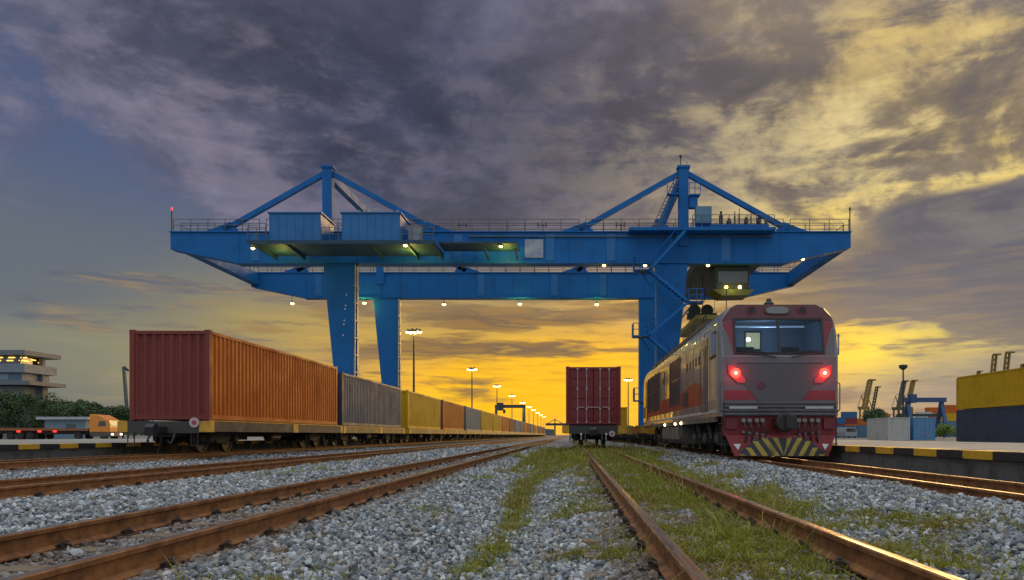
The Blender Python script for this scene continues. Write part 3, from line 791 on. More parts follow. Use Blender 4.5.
# zigzag stairs on the camera side of the right leg
def flight(p, q, n):
    m = MB(); p = Vector(p); q = Vector(q)
    for dy in (-.38, .38):
        d = Vector((0, dy, 0)); m.beam(p + d, q + d, .06, .24)
        u = Vector((0, 0, .95)); m.tube(p + d + u, q + d + u, .025, 5)
        for k in range(6):
            c = p.lerp(q, k / 5) + d; m.tube(c, c + u, .022, 5)
    for k in range(n):
        c = p.lerp(q, (k + .5) / n); m.box(c.x, c.y, c.z, .26, .74, .03)
    cpart(m, 'stair_flight', BLUE)
ys = GY1 - 1.9
pts = [(9.6, ys, 17.9), (6.6, ys, 14.6), (9.9, ys, 11.9), (6.5, ys, 9.0), (9.7, ys, 6.2), (6.6, ys, 3.5), (9.0, ys, 1.2)]
for a, b_ in zip(pts, pts[1:]): flight(a, b_, 12)
for k, (xx, yy, zz) in enumerate(pts[1:-1]):
    s_ = -1 if k % 2 == 0 else 1
    m = MB(); m.b2(xx, xx + s_ * 1.3, ys - .5, ys + 1.0, zz - .06, zz + .02)
    railing(m, (xx, ys - .5, zz), (xx + s_ * 1.3, ys - .5, zz), step=.6); railing(m, (xx + s_ * 1.3, ys - .5, zz), (xx + s_ * 1.3, ys + .9, zz), step=.6)
    m.beam((xx + s_ * .5, ys + 1.0, zz - .05), (xx - s_ * .3, ys + 1.4, zz - 1.1), .1)
    cpart(m, 'stair_landing', BLUE)
    m = MB(); m.lathe((xx + s_ * .7, ys - .55, zz - .2), [(.16, -.1), (.2, 0), (.16, .12)], 'z', 8); cpart(m, 'cable_drum', BLACK)
# white inspection marks on the left leg
for k, zz in enumerate((12.75, 11.82, 11.52, 10.52, 10.18, 9.22)):
    f = (zz - 1.6) / (ZB - 1.7)
    m = MB(); m.b2(-19.62 - k * .05 - .06, -19.62 - k * .05 + .06, GY1 - 1.0 + .45 * f - .06, GY1 - 1.0 + .45 * f, zz - .06, zz + .06); cpart(m, 'marker_plate', WHITE)
for dx in (-12.45,):
    m = MB(); m.b2(dx - .18, dx + .18, GY1 - .62, GY1 - .56, 17.35, 17.5); cpart(m, 'marker_plate', WHITE)
# pale strip added down the left legs to imitate their sunset-lit side face
for Y in (GY1, GY2):
    m = MB(); m.beam((-18.88, Y - .55, ZB - .2), (-18.88, Y - .9, 2.0), .10, .12); m.beam((-18.88, Y + .1, ZB - .2), (-18.88, Y + .2, 2.0), .05, .4)
    for k in range(8): m.b2(-18.94, -18.8, Y - .95, Y + .4, 3 + k * 1.5, 3.08 + k * 1.5)
    cpart(m, 'sunlit_edge_strip', mat('sunlit_edge_pale', (.35, .33, .30), .5))
# lamps under the girders (the far girder's are the larger floodlights)
LG = [(-30.9, GY1 - .2, 16.25), (-26.1, 60.2, PZ - .12), (-13.4, 59.2, PZ - .14), (-5.9, 61.0, PZ + .25), (2.8, GY1 - .3, ZB - .2), (6.4, GY1 - .3, ZB - .2), (11.9, GY1 - .3, ZB - .2), (20.2, GY1 - .3, 15.95)]
LF = [(-30.6, 14.8), (-22.7, 14.85), (-14.0, 14.7), (-5.7, 14.75), (2.7, 14.7)]
def lamp(x_, y_, z_, r_, arm):
    m = MB(); m.tube((x_, y_, z_ + arm), (x_, y_, z_ + r_ * .9), .05, 6); m.lathe((x_, y_, z_ + r_ * .2), [(r_ * 1.25, 0), (r_ * .9, r_ * .6), (r_ * .4, r_ * .9)], 'z', 12)
    L = cpart(m, 'floodlight', BLUE2)
    m = MB(); m.sphere((x_, y_, z_), r_, 10, 6, (1, 1, .7)); cpart(m, 'bulb', LAMPG, L)
for (a, b_, c_) in LG: lamp(a, b_, c_, .15, .35)
for (a, c_) in LF: lamp(a, GY2 - .3, c_ + .15, .2, .75)
def point(name, loc, e, col=(1, .72, .2), r=.25):
    l = bpy.data.lights.new(name, 'POINT'); l.energy = e; l.color = col; l.shadow_soft_size = r
    o = bpy.data.objects.new(name, l); COL.objects.link(o); o.location = loc; return o
for loc, e in (((-24.2, 61.6, 15.0), 70), ((-13.4, 61.4, 15.1), 110), ((-5.6, 62.2, 15.5), 100), ((-22.7, GY2 - .9, 14.6), 200), ((-5.7, GY2 - .9, 14.5), 160), ((2.7, GY2 - .9, 14.5), 120)):
    point('lamp_light', loc, e, (.95, .85, .12))

# trolley and spreader hanging between the girders
ct = thing('crane_trolley', 'dark trolley with operator cabin slung under the gantry crane beside its right leg', 'crane trolley', (14.2, 72, 15.6))
TD = mat('trolley_steel', (.025, .035, .03), .6, dirt=.5)
m = MB(); m.b2(-3.2, 2.4, -7.4, 7.4, -.1, .6); m.build('trolley_frame', TD, ct)
m = MB(); m.b2(-1.5, 1.5, -7.0, -4.6, -2.2, -.1); m.build('cabin', TD, ct, bevel=.08)
m = MB(); m.b2(-1.3, 1.3, -7.06, -7.0, -1.6, -.6); m.build('window', GLASS, ct)
m = MB(); m.prism([(-1.8, -2.2), (1.9, -2.2), (1.4, -2.7), (-1.0, -2.75)], -7.2, -4.6, 'y'); m.build('cabin_floor', mat('trolley_yellow', (.16, .15, .03), .6), ct)
for xx in (-.6, .6):
    m = MB(); m.sphere((xx, -7.12, -2.0), .14, 8, 6); m.build('floodlight', LAMPG, ct)
point('lamp_light', (14.0, 64.2, 13.6), 22, (.9, .9, .12))
sp = thing('container_spreader', 'yellow container spreader with two dark sheaves hanging on ropes above the locomotive roof', 'spreader', (12.1, 70, 11.4))
m = MB(); m.b2(-.9, 2.0, -.5, .5, -.35, .1); m.build('head_block', mat('spreader_yellow', (.24, .18, .015), .6), sp, bevel=.03)
for xx in (-.15, 1.05):
    m = MB(); m.lathe((xx - .35, -.3, .95), [(.45, -.12), (.58, -.1), (.58, .1), (.45, .12)], 'y', 18); m.build('sheave', TD, sp)
m = MB(); m.b2(-1.2, 1.6, -.45, -.1, .1, .7); m.build('sheave_frame', TD, sp)
m = MB(); m.b2(-1.3, 2.4, -6.1, 6.1, -.75, -.4); m.build('spreader_frame', mat('spreader_yellow', (.24, .18, .015), .6), sp)
for xx in (-.9, .25, .3, 1.4):
    m = MB(); m.tube((xx, -.3, .9), (xx, -.3, 4.1), .025, 5); m.build('rope', BLACK, sp)

# ================================================================== shipping containers
def cmat(name, col, s=.35, d=.35): return mat('container_' + name, col, .55, dirt=d, dirt_col=tuple(v * .35 + .01 for v in col), scale=.9, streaks=s, spec=.25)
CC = {'rust_orange': cmat('rust_orange', (.52, .110, .008), .2), 'maroon': cmat('maroon', (.21, .045, .036), .3),  # maroon is rust_orange with shade put into the colour
      'grey': cmat('grey', (.12, .125, .15)), 'navy': cmat('navy', (.048, .06, .095)), 'yellow': cmat('yellow', (.56, .32, .008), .25, .3),
      'orange': cmat('orange', (.48, .13, .012)), 'blue_grey': cmat('blue_grey', (.10, .18, .25)), 'brown': cmat('brown', (.22, .08, .05)),
      'blue': cmat('blue', (.03, .12, .26)), 'white': cmat('white', (.50, .49, .45)), 'light_blue': cmat('light_blue', (.09, .26, .48)),
      'wine': cmat('wine', (.21, .035, .038), .3)}
def corr(m, L, z0, z1, pitch, depth, put):
    """corrugated sheet of length L; put(s, d, z) gives the point"""
    n = max(2, round(L / pitch)); p = L / n; pr = []
    for k in range(n):
        s0 = k * p
        pr += [(s0, 0), (s0 + .26 * p, 0), (s0 + .5 * p, -depth), (s0 + .76 * p, -depth)]
    pr.append((L, 0))
    P = [put(s, d, z) for z in (z0, z1) for s, d in pr]; N = len(pr)
    return m.poly(P, [(k, k + 1, k + 1 + N, k + N) for k in range(N - 1)])
def container(name, label, L=12.19, H=2.59, body='grey', end=None, door_front=False, group=None, door_front_mat=None, detail=True, front_flat=False):
    """origin: centre of the base at the camera end; runs +Y"""
    W = 2.438; bm_ = CC[body]; em = CC[end] if end else bm_
    t = thing(name, label, 'container', group=group)
    m = MB(); e = .06
    for s in (-1, 1):
        corr(m, L - 2 * .16, .16, H - .12, .278, .036, lambda a, d, z, s=s: (s * (W / 2 - .015 + d), .16 + a, z))
    m.build('side_wall', bm_, t)
    m = MB(); m.b2(-W / 2 + .06, W / 2 - .06, .06, L - .06, H - .05, H - .02); m.build('roof', bm_, t)
    m = MB(); m.b2(-W / 2 + .06, W / 2 - .06, .06, L - .06, .12, .15); m.build('floor_panel', DARK, t)
    m = MB()
    for s in (-1, 1):
        m.b2(s * (W / 2 - .06), s * W / 2, .16, L - .16, H - .12, H - .03); m.b2(s * (W / 2 - .05), s * W / 2, .16, L - .16, .02, .16)
        m.b2(s * (W / 2 - .15), s * W / 2, L - .15, L, .12, H - .12)
    m.b2(-W / 2 + .15, W / 2 - .15, L - .1, L - .01, H - .13, H - .03); m.b2(-W / 2 + .15, W / 2 - .15, L - .1, L - .01, .02, .16)
    m.build('frame', bm_, t)
    m = MB()
    for s in (-1, 1): m.b2(s * (W / 2 - .15), s * W / 2, 0, .15, .12, H - .12)
    m.b2(-W / 2 + .15, W / 2 - .15, .01, .1, H - .13, H - .03); m.b2(-W / 2 + .15, W / 2 - .15, .01, .1, .02, .16)
    m.build('end_frame', em, t)
    for s in (-1, 1):
        for yy in (.0, L - .178):
            for zz in (0, H - .118):
                if not detail and yy > 1: continue
                m = MB(); m.b2(s * (W / 2 - .162), s * (W / 2 + .004), yy - .004, yy + .178, zz, zz + .118)
                co = m.build('corner_casting', em if yy < 1 else bm_, t)
    m = MB(); corr(m, W - .3, .16, H - .13, .278, .036, lambda a, d, z: (-W / 2 + .15 + a, L - .03 + d, z)); m.build('end_wall', bm_, t)
    if not door_front:
        m = MB(); corr(m, W - .3, .16, H - .13, .268, .06, lambda a, d, z: (-W / 2 + .15 + a, .03 - d, z)); m.build('end_wall', em, t)
    else:
        BAR = mat('lock_bar', (.42, .30, .30), .45)
        for s in (-1, 1):
            m = MB(); m.b2(s * .015, s * (W / 2 - .16), .03, .07, .17, H - .14)
            for zz in np.linspace(.42, H - .4, 5): m.b2(s * .12, s * (W / 2 - .26), .012, .031, zz - .13, zz + .13)
            d = m.build('door', em, t, bevel=.012)
            for xx in (.30, .70):
                m = MB(); m.tube((s * xx, -.01, .1), (s * xx, -.01, H - .08), .02, 8)
                for zz in (.12, .7, 1.6, H - .12): m.b2(s * xx - .05, s * xx + .05, -.025, .03, zz - .04, zz + .04)
                m.build('lock_rod', BAR, d)
                m = MB(); m.b2(s * xx - .02, s * xx + (-.30 if s > 0 else .30), -.035, -.02, .76, .80); m.build('lock_handle', BAR, d)
    return t

# ================================================================== container flat wagons
def wheelset(m, x_, y_, r=.42):
    for s in (-1, 1):
        m.lathe((x_ + s * .5, y_, r), [(r * .35, -s * .06), (r * .88, -s * .05), (r + .025, -s * .045), (r + .025, -s * .02), (r, -s * .015), (r - .01, s * .06), (r * .86, s * .06), (r * .80, s * .03), (r * .40, s * .03), (r * .35, s * .09)], 'x', 24)
    m.tube((x_ - .5, y_, r), (x_ + .5, y_, r), .07, 10)
def bogie(parent, y_):
    b = MB(); b.b2(-.75, .75, y_ - .22, y_ + .22, .52, .74); b = b.build('bogie', DARK, parent)
    for dy in (-.85, .85):
        m = MB(); wheelset(m, 0, y_ + dy); m.build('wheelset', STEEL, b, smooth=True)
    for s in (-1, 1):
        m = MB()
        m.prism([(y_ - 1.2, .38), (y_ - 1.2, .56), (y_ - .75, .62), (y_ - .35, .84), (y_ + .35, .84), (y_ + .75, .62), (y_ + 1.2, .56), (y_ + 1.2, .38), (y_ + .98, .36), (y_ + .98, .5), (y_ + .72, .5), (y_ + .62, .46), (y_ + .3, .3), (y_ - .3, .3), (y_ - .62, .46), (y_ - .72, .5), (y_ - .98, .5), (y_ - .98, .36)], s * .68, s * .80, 'x')
        m.build('side_frame', DARK, b)
        for dy in (-.85, .85):
            m = MB(); m.lathe((s * .80, y_ + dy, .42), [(.13, 0), (.13, s * .06), (.08, s * .1)], 'x', 12); m.b2(s * .66, s * .86, y_ + dy - .13, y_ + dy + .13, .34, .56); m.build('axle_box', DARK, b)
        m = MB()
        for dy in (-.14, 0, .14):
            for k in range(4): m.lathe((s * .74, y_ + dy, .36 + k * .085), [(.05, 0), (.065, .02), (.065, .045), (.05, .065)], 'z', 8)
        m.build('spring', BLACK, b)
def wagon(label, L=12.9, group=None, yellow_sill=False, buffer=True):
    """origin: rail level, middle of the camera end"""
    t = thing('flat_wagon', label, 'wagon', group=group)
    W = 2.76
    sill = YELF if yellow_sill else GREYF
    m = MB()
    for s in (-1, 1): m.b2(s * (W / 2 - .12), s * W / 2, .1, L - .1, .66, .98)
    m.build('side_sill', sill, t, bevel=.01)
    m = MB(); m.b2(-.3, .3, .1, L - .1, .5, .9)
    for k in range(9): m.b2(-W / 2 + .12, W / 2 - .12, .8 + k * (L - 1.6) / 8 - .08, .8 + k * (L - 1.6) / 8 + .08, .7, .95)
    m.build('underframe', DARK, t)
    for yy in (0, L - .1):
        m = MB(); m.b2(-W / 2 + .3, W / 2 - .3, yy, yy + .1, .62, .98); m.build('headstock', GREYF, t)
        for s in (-1, 1):
            m = MB(); m.b2(s * (W / 2 - .3), s * (W / 2 + .004), yy - .003, yy + .103, .655, .985); m.b2(s * (W / 2 - .1), s * (W / 2 + .006), yy if yy == 0 else yy - .22, .32 if yy == 0 else yy + .1, .655, .985); m.build('corner_panel', YELF, t)
    for yy in (L * .45, L * .55):
        pass
    for s in (-1, 1):
        m = MB(); m.b2(s * (W / 2 - .02), s * (W / 2 + .006), L * .52, L * .52 + .5, .662, .978); m.build('sill_panel', YELF, t)
    for s in (-1, 1):
        m = MB(); m.b2(s * (W / 2 - .05), s * (W / 2 + .012), .1, L - .1, .982, 1.012); m.build('deck_edge', YELF, t)
    bogie(t, 2.05); bogie(t, L - 2.05)
    for yy, s in ((0, -1), (L, 1)):
        m = MB(); m.b2(-.12, .12, yy, yy + s * .45, .62, .82); m.prism([(yy + s * .45, .54), (yy + s * .45, .9), (yy + s * .62, .9), (yy + s * .74, .8), (yy + s * .70, .54)], -.16, .10, 'x'); m.build('coupler', BLACK, t, bevel=.015)
        for q_ in (-1, 1):
            m = MB(); m.path([(q_ * .35, yy, .62), (q_ * .38, yy + s * .15, .45), (q_ * .34, yy + s * .25, .3), (q_ * .28, yy + s * .3, .42)], .03, 6); m.build('brake_hose', BLACK, t)
            m = MB(); m.path([(q_ * 1.05, yy + s * .02, .64), (q_ * 1.05, yy + s * .04, .25), (q_ * .85, yy + s * .04, .25), (q_ * .85, yy + s * .02, .64)], .016, 5); m.build('step_iron', BLACK, t)
    m = MB(); m.b2(-1.0, -.45, L / 2 - .9, L / 2 + .3, .38, .68); m.lathe((.7, L / 2 - .6, .5), [(.12, 0), (.18, .08), (.18, .9), (.12, .98)], 'y', 14); m.build('brake_gear', BLACK, t)
    m = MB()
    for s in (-1, 1):
        for yy in (.12, .36 * L, .64 * L, L - .3): m.b2(s * 1.0, s * 1.2, yy, yy + .2, .98, 1.018)
    m.build('container_lock', BLACK, t)
    return t
KIDS0 = {}
def kids_map():
    k = {}
    for c in COL.objects:
        if c.parent: k.setdefault(c.parent.name, []).append(c)
    return k

# ---- the long train on the far left track
w0 = wagon('grey flat wagon with yellow corners under the nearest rust red container', group='flat wagons of the left container train')
w0.location = (T3, 22.15, 0)
kw = kids_map()
c0 = container('shipping_container', 'rust orange, shade-maroon ended corrugated container nearest the camera on the long left train', body='rust_orange', end='maroon', H=2.75, group='containers on the left train')  # maroon end colours in the shade on the camera-facing wall
c0.location = (T3 + .05, 22.4, 1.02)
m = MB(); m.lathe((T3 + .95, 22.1, .94), [(.15, 0), (.15, .03)], 'y', 20); td = tag(m.build('tail_disc', mat('tail_disc_pink', (.55, .40, .42), .5)), 'round pale tail disc on the end beam below the nearest rust red container', 'tail disc')
m = MB(); m.lathe((T3 + .95, 22.09, .94), [(.07, 0), (.07, .02)], 'y', 16); m.build('disc_centre', mat('disc_red', (.35, .06, .08), .5), td)
def c_up(col, end, label, y, hh=2.59, base={}, T=T3, group='containers on the left train', nm='shipping_container'):
    if 'o' not in base:
        base['o'] = container(nm, label, body=col, end=end, H=hh, group=group); base['k'] = kids_map(); base['col'] = CC[col].name; base['end'] = CC[end or col].name
        o = base['o']
    else:
        o = copy_tree(base['o'], label, kids=base['k'], swap={'container_grey': CC[col], 'container_navy': CC[end or col]})
    o.location = (T, y, 1.02); o['group'] = group
    return o
OLIVE = mat('wagon_olive_yellow', (.19, .12, .03), .6, dirt=.5, dirt_col=(.07, .05, .03), scale=3, streaks=.3)
seq = [('grey', 'navy', 35.5), ('yellow', 'yellow', 49.8), ('orange', 'brown', 63.3), ('blue_grey', 'grey', 77.0), ('yellow', 'yellow', 90.4), ('yellow', 'yellow', 103.9),
       ('orange', 'orange', 117.4), ('brown', 'brown', 130.9), ('blue_grey', 'grey', 144.4), ('grey', 'grey', 157.9), ('orange', 'orange', 171.4), ('brown', 'brown', 184.9),
       ('blue_grey', 'navy', 198.4), ('orange', 'brown', 211.9), ('yellow', 'yellow', 225.4), ('brown', 'brown', 238.9), ('grey', 'navy', 252.4), ('orange', 'orange', 265.9), ('brown', 'brown', 279.4), ('blue_grey', 'grey', 292.9)]
CN = {'grey': 'grey', 'yellow': 'yellow', 'orange': 'orange', 'blue_grey': 'blue grey', 'brown': 'brown'}
prevc = 'rust red'
cnt = {}
for i, (cc_, ee_, yy) in enumerate(seq):
    nm_ = CN[cc_]
    lab = f'{nm_} container {ORD[i + 1]} from the camera on the left train, ' + ('dark end' if i == 0 else f'behind a {prevc} one')
    c_up(cc_, ee_, lab, yy)
    prevc = nm_
    o = copy_tree(w0, f'flat wagon carrying the {ORD[i + 1]} container of the left train, a {nm_} one', kids=kw, loc=(T3, yy - .3, 0), swap={'wagon_grey_paint': OLIVE})

# ---- the wagon end on the middle track
w = copy_tree(w0, 'flat wagon end with round tail disc under the maroon container on the middle track', kids=kw, loc=(T4 - .06, 32.45, 0)); w['group'] = 'flat wagons on the middle track'
del w['group']
c = container('shipping_container', 'maroon container with its two locked doors facing the camera on the middle track', body='wine', end='wine', door_front=True)
c.location = (T4 - .06, 32.7, 1.02)
m = MB(); m.lathe((T4 + .75, 32.35, .62), [(.13, 0), (.13, .03)], 'y', 20); td = tag(m.build('tail_disc', mat('tail_disc_white', (.62, .50, .52), .5)), 'round pale tail disc hanging on the wagon end below the maroon container', 'tail disc')
m = MB(); m.lathe((T4 + .75, 32.34, .62), [(.06, 0), (.06, .02)], 'y', 16); m.build('disc_centre', mat('disc_red', (.35, .06, .08), .5), td)
for s in (-1, 1):
    m = MB(); m.lathe((T4 - .06 + s * .55, 32.34, .6), [(.055, 0), (.05, .1)], 'y', 12); m.b2(T4 - .06 + s * .55 - .02, T4 - .06 + s * .55 + .02, 32.4, 32.46, .35, .6)
    tag(m.build('tail_lamp', WHITE), ('left' if s < 0 else 'right') + ' small white lamp on the wagon end below the maroon container', 'lamp')
# ---- wagons coupled behind the locomotive
for k, yy in enumerate((36.6, 50.1, 63.6, 79.7, 93.2)):
    nmk = ['nearest yellow sided flat wagon, empty, coupled behind the locomotive', 'second empty flat wagon behind the locomotive', 'third empty flat wagon behind the locomotive', 'flat wagon under the nearer yellow container on the locomotive track', 'flat wagon under the farther yellow container on the locomotive track'][k]
    copy_tree(w0, nmk, kids=kw, loc=(T5, yy, 0), swap={'wagon_grey_paint': YELF})['group'] = 'flat wagons behind the locomotive'
c_up('yellow', 'yellow', 'yellow container seen between the maroon container and the locomotive, nearer of two', 80.0, T=T5, group='yellow containers on the locomotive track')
c_up('yellow', 'yellow', 'yellow container behind the nearer yellow one on the locomotive track', 93.5, T=T5, group='yellow containers on the locomotive track')

# ================================================================== diesel locomotive
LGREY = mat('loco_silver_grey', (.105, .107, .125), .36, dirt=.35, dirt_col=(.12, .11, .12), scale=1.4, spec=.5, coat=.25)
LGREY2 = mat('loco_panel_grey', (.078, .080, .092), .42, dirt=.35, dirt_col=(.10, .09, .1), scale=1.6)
LRED = mat('loco_red', (.21, .010, .025), .38, dirt=.3, dirt_col=(.14, .01, .015), scale=1.8, coat=.2)
LORG = mat('loco_orange', (.30, .035, .02), .4, dirt=.3, dirt_col=(.2, .05, .02), scale=1.5)
PRED = mat('pilot_red', (.21, .010, .014), .5, dirt=.75, dirt_col=(.07, .012, .012), scale=3)
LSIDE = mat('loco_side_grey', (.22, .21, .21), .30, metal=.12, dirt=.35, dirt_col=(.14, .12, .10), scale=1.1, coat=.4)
UNDG = mat('tank_grey', (.13, .12, .10), .55, dirt=.6, dirt_col=(.06, .045, .03), scale=3)
REDL = mat('tail_light_red', (.9, .05, .03), .3, emit=(1.0, .02, .012), estr=7)
REDC = mat('tail_light_core', (1, .6, .5), .3, emit=(1.0, .25, .2), estr=10)
LL = 18.2
loco = thing('locomotive', 'grey and red diesel locomotive with glowing red tail lights on the right track', 'locomotive', (T5 + .03, 17.1, 0))
def yf(z): return 0.0 if z < 2.40 else (z - 2.40) * .20
SEC = [(1.40, 1.0), (1.40, 1.35), (1.40, 2.40), (1.40, 2.75), (1.395, 3.0), (1.37, 3.2), (1.30, 3.38), (1.17, 3.54), (.98, 3.64)]
WX = 1.02
WZ0, WZ1 = 2.47, 3.27
def sxf(z):                                                     # half width of the front face at height z
    return np.interp(z, [a[1] for a in SEC], [a[0] for a in SEC]) * .945
m = MB()
zs = sorted(set([a[1] for a in SEC] + [WZ0, WZ1]))
P = []; cols = [-1, 'w-', 'c-', 'c+', 'w+', 1]
for z_ in zs:
    h = sxf(z_)
    wx = min(WX, h * .98)
    for c_ in cols:
        x_ = {-1: -h, 1: h, 'w-': -wx, 'w+': wx, 'c-': -.03, 'c+': .03}[c_]
        P.append((x_, yf(z_), z_))
Fc = []
for i in range(len(zs) - 1):
    for j in range(5):
        if zs[i] >= WZ0 - 1e-6 and zs[i + 1] <= WZ1 + 1e-6 and j in (1, 3): continue
        Fc.append((i * 6 + j, i * 6 + j + 1, (i + 1) * 6 + j + 1, (i + 1) * 6 + j))
m.poly(P, Fc)
def ring(y_fn, sc):
    out = [(a * sc, y_fn(b_), b_) for a, b_ in SEC]
    return out + [(-a, yy, b_) for a, yy, b_ in reversed(out)]
r0 = ring(lambda z: yf(z), .945); r05 = ring(lambda z: yf(z) + .06, .985); r1 = ring(lambda z: yf(z) + .20, 1.0); r2 = ring(lambda z: LL - .2 - yf(z), 1.0); r3 = ring(lambda z: LL - yf(z), .945)
n = len(r0); o0 = len(m.v)
m.poly(r0 + r05 + r1 + r2 + r3, [(i * n + k, i * n + k + 1, (i + 1) * n + k + 1, (i + 1) * n + k) for i in range(4) for k in range(n - 1)] + [tuple(4 * n + k for k in range(n))] + [(n - 1, 0, n, 2 * n - 1), (2 * n - 1, n, 2 * n, 3 * n - 1), (3 * n - 1, 2 * n, 3 * n, 4 * n - 1)])
# cab side window openings are panels set proud below
body = m.build('body', LSIDE, loco, smooth=True)
# the cab front skin over the grey body
def fplate(name, poly, mt, parent=body, off=.004, th=.012, **k):
    """flat piece on the front face; poly in (x, z)"""
    m = MB(); n = len(poly)
    P = [(a, yf(b_) - off - th, b_) for a, b_ in poly] + [(a, yf(b_) + .002, b_) for a, b_ in poly]
    m.poly(P, [tuple(range(n))] + [(k_, k_ + n, (k_ + 1) % n + n, (k_ + 1) % n) for k_ in range(n)])
    return m.build(name, mt, parent, **k)
def mir(p): return [(-a, b_) for a, b_ in reversed(p)]
low = [(-1.318, 1.02), (1.318, 1.02), (1.318, 2.385), (-1.318, 2.385)]
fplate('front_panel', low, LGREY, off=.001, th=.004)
top = [(-1.30, 3.29), (-1.20, 3.40), (-1.10, 3.52), (-.92, 3.635), (.92, 3.635), (1.10, 3.52), (1.20, 3.40), (1.30, 3.29), (1.04, 3.29), (-1.04, 3.29)]
fplate('red_crown', [(-1.298, 3.20), (-1.285, 3.285), (-1.215, 3.395), (-1.09, 3.55), (-.915, 3.637), (.915, 3.637), (1.09, 3.55), (1.215, 3.395), (1.285, 3.285), (1.298, 3.20), (1.03, 3.285), (-1.03, 3.285)], mat('crown_faded_red', (.11, .026, .034), .45, dirt=.4, dirt_col=(.09, .05, .05), scale=1.5), off=.001, th=.006)
side = [(-1.295, 3.18), (-1.035, 3.28), (-1.035, 2.42), (-1.06, 2.42), (-1.10, 2.62), (-1.17, 2.86), (-1.24, 3.02), (-1.297, 3.11)]
for q_ in (side, mir(side)): fplate('red_side_curve', q_, LRED, off=.001, th=.005)
v_ = [(-1.29, 2.41), (-1.065, 2.41), (-1.10, 2.60), (-1.17, 2.84), (-1.245, 3.0), (-1.315, 3.08)]
for q_ in (v_, mir(v_)): fplate('corner_panel', q_, LGREY, off=.001, th=.003)
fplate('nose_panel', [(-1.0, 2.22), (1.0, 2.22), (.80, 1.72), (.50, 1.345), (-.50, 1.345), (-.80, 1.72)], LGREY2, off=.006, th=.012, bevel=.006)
for q_ in ([(-1.29, 1.60), (-.71, 1.60), (-.51, 1.375), (-1.29, 1.375)],):
    fplate('red_stripe', q_, LRED, off=.006, th=.004); fplate('red_stripe', mir(q_), LRED, off=.006, th=.004)
m = MB(); m.b2(-1.0, 1.0, -.016, .0, 2.228, 2.24); m.build('panel_seam', BLACK, body)
# windscreen frame and panes
m = MB()
def fbar(m, x0, z0, x1, z1, w=.035, d=.03): m.beam((x0, yf(z0) - .012, z0), (x1, yf(z1) - .012, z1), w, d)
fbar(m, -WX, WZ0 - .01, WX, WZ0 - .01, .03, .05); fbar(m, -WX, WZ1 + .01, WX, WZ1 + .01, .03, .05)
fbar(m, -WX - .01, WZ0 - .03, -WX - .01, WZ1 + .03, .05); fbar(m, WX + .01, WZ0 - .03, WX + .01, WZ1 + .03, .05); fbar(m, 0, WZ0, 0, WZ1, .07)
m.build('windscreen_frame', BLACK, body)
gl = bpy.data.materials.new('windscreen_glass'); gl.use_nodes = True
g = NG(gl.node_tree); gb = gl.node_tree.nodes['Principled BSDF']; gb.inputs['Base Color'].default_value = (.02, .03, .04, 1); gb.inputs['Roughness'].default_value = .05
gt = g.n('ShaderNodeBsdfTransparent'); gt.inputs[0].default_value = (.75, .85, .95, 1)
gm = g.n('ShaderNodeMixShader'); gm.inputs[0].default_value = .28
gl.node_tree.links.new(gt.outputs[0], gm.inputs[1]); gl.node_tree.links.new(gb.outputs[0], gm.inputs[2]); gl.node_tree.links.new(gm.outputs[0], gl.node_tree.nodes['Material Output'].inputs[0])
for s in (-1, 1):
    m = MB(); a, b_ = (s * .03, s * WX)
    m.poly([(a, yf(WZ0), WZ0), (b_, yf(WZ0), WZ0), (b_, yf(WZ1), WZ1), (a, yf(WZ1), WZ1), (a, yf(WZ0) + .01, WZ0), (b_, yf(WZ0) + .01, WZ0), (b_, yf(WZ1) + .01, WZ1), (a, yf(WZ1) + .01, WZ1)],
           [(0, 1, 2, 3), (7, 6, 5, 4), (0, 4, 5, 1), (1, 5, 6, 2), (2, 6, 7, 3), (3, 7, 4, 0)])
    m.build('windscreen', gl, body)
    m = MB(); m.path([(s * .18 + .1, -.03, 2.37), (s * .55 + .05, -.045, 2.44), (s * .95, -.02, 2.47)], .014, 6); m.beam((s * .28, -.02, 2.47), (s * .92, -.03, 2.53), .016, .03); m.build('wiper', BLACK, body)
# cab inside
CABI = mat('cab_lining', (.20, .27, .33), .7, dirt=.2)
m = MB(); m.poly([(-1.33, 2.2, 1.9), (1.33, 2.2, 1.9), (1.3, 2.2, 3.45), (-1.3, 2.2, 3.45), (-1.33, .25, 1.9), (1.33, .25, 1.9), (1.25, .3, 3.4), (-1.25, .3, 3.4)], [(0, 1, 2, 3), (4, 0, 3, 7), (1, 5, 6, 2), (3, 2, 6, 7), (4, 5, 1, 0)])
m.build('cab_lining', CABI, body)
m = MB(); m.b2(-1.2, 1.2, .22, .75, 2.0, 2.43); m.build('control_desk', mat('desk_dark', (.03, .035, .045), .6), body, bevel=.02)
m = MB(); m.b2(-.27, .10, 2.17, 2.195, 2.82, 3.24); m.build('cab_door_window', mat('cab_window_sky_glow', (.8, .75, .4), .5, emit=(.95, .78, .30), estr=.4), body)  # glowing pane stands in for sky seen through the cab
m = MB(); m.b2(-.31, .14, 2.16, 2.172, 2.77, 2.82); m.b2(-.31, -.27, 2.16, 2.172, 2.82, 3.24); m.b2(.10, .14, 2.16, 2.172, 2.82, 3.24); m.b2(-.31, .14, 2.16, 2.172, 3.24, 3.29); m.build('cab_door_frame', BLACK, body)
for s in (-1, 1):
    m = MB(); m.b2(s * .55 - .25, s * .55 + .25, 1.1, 1.25, 2.2, 2.75); m.build('seat', mat('seat_black', (.02, .02, .025), .8), body, bevel=.04)
m = MB(); m.b2(-.9, .9, 1.0, 1.1, 3.22, 3.25); m.build('ceiling_lamp', mat('cab_lamp', (.8, .85, .9), .5, emit=(.6, .78, 1.0), estr=.45), body)
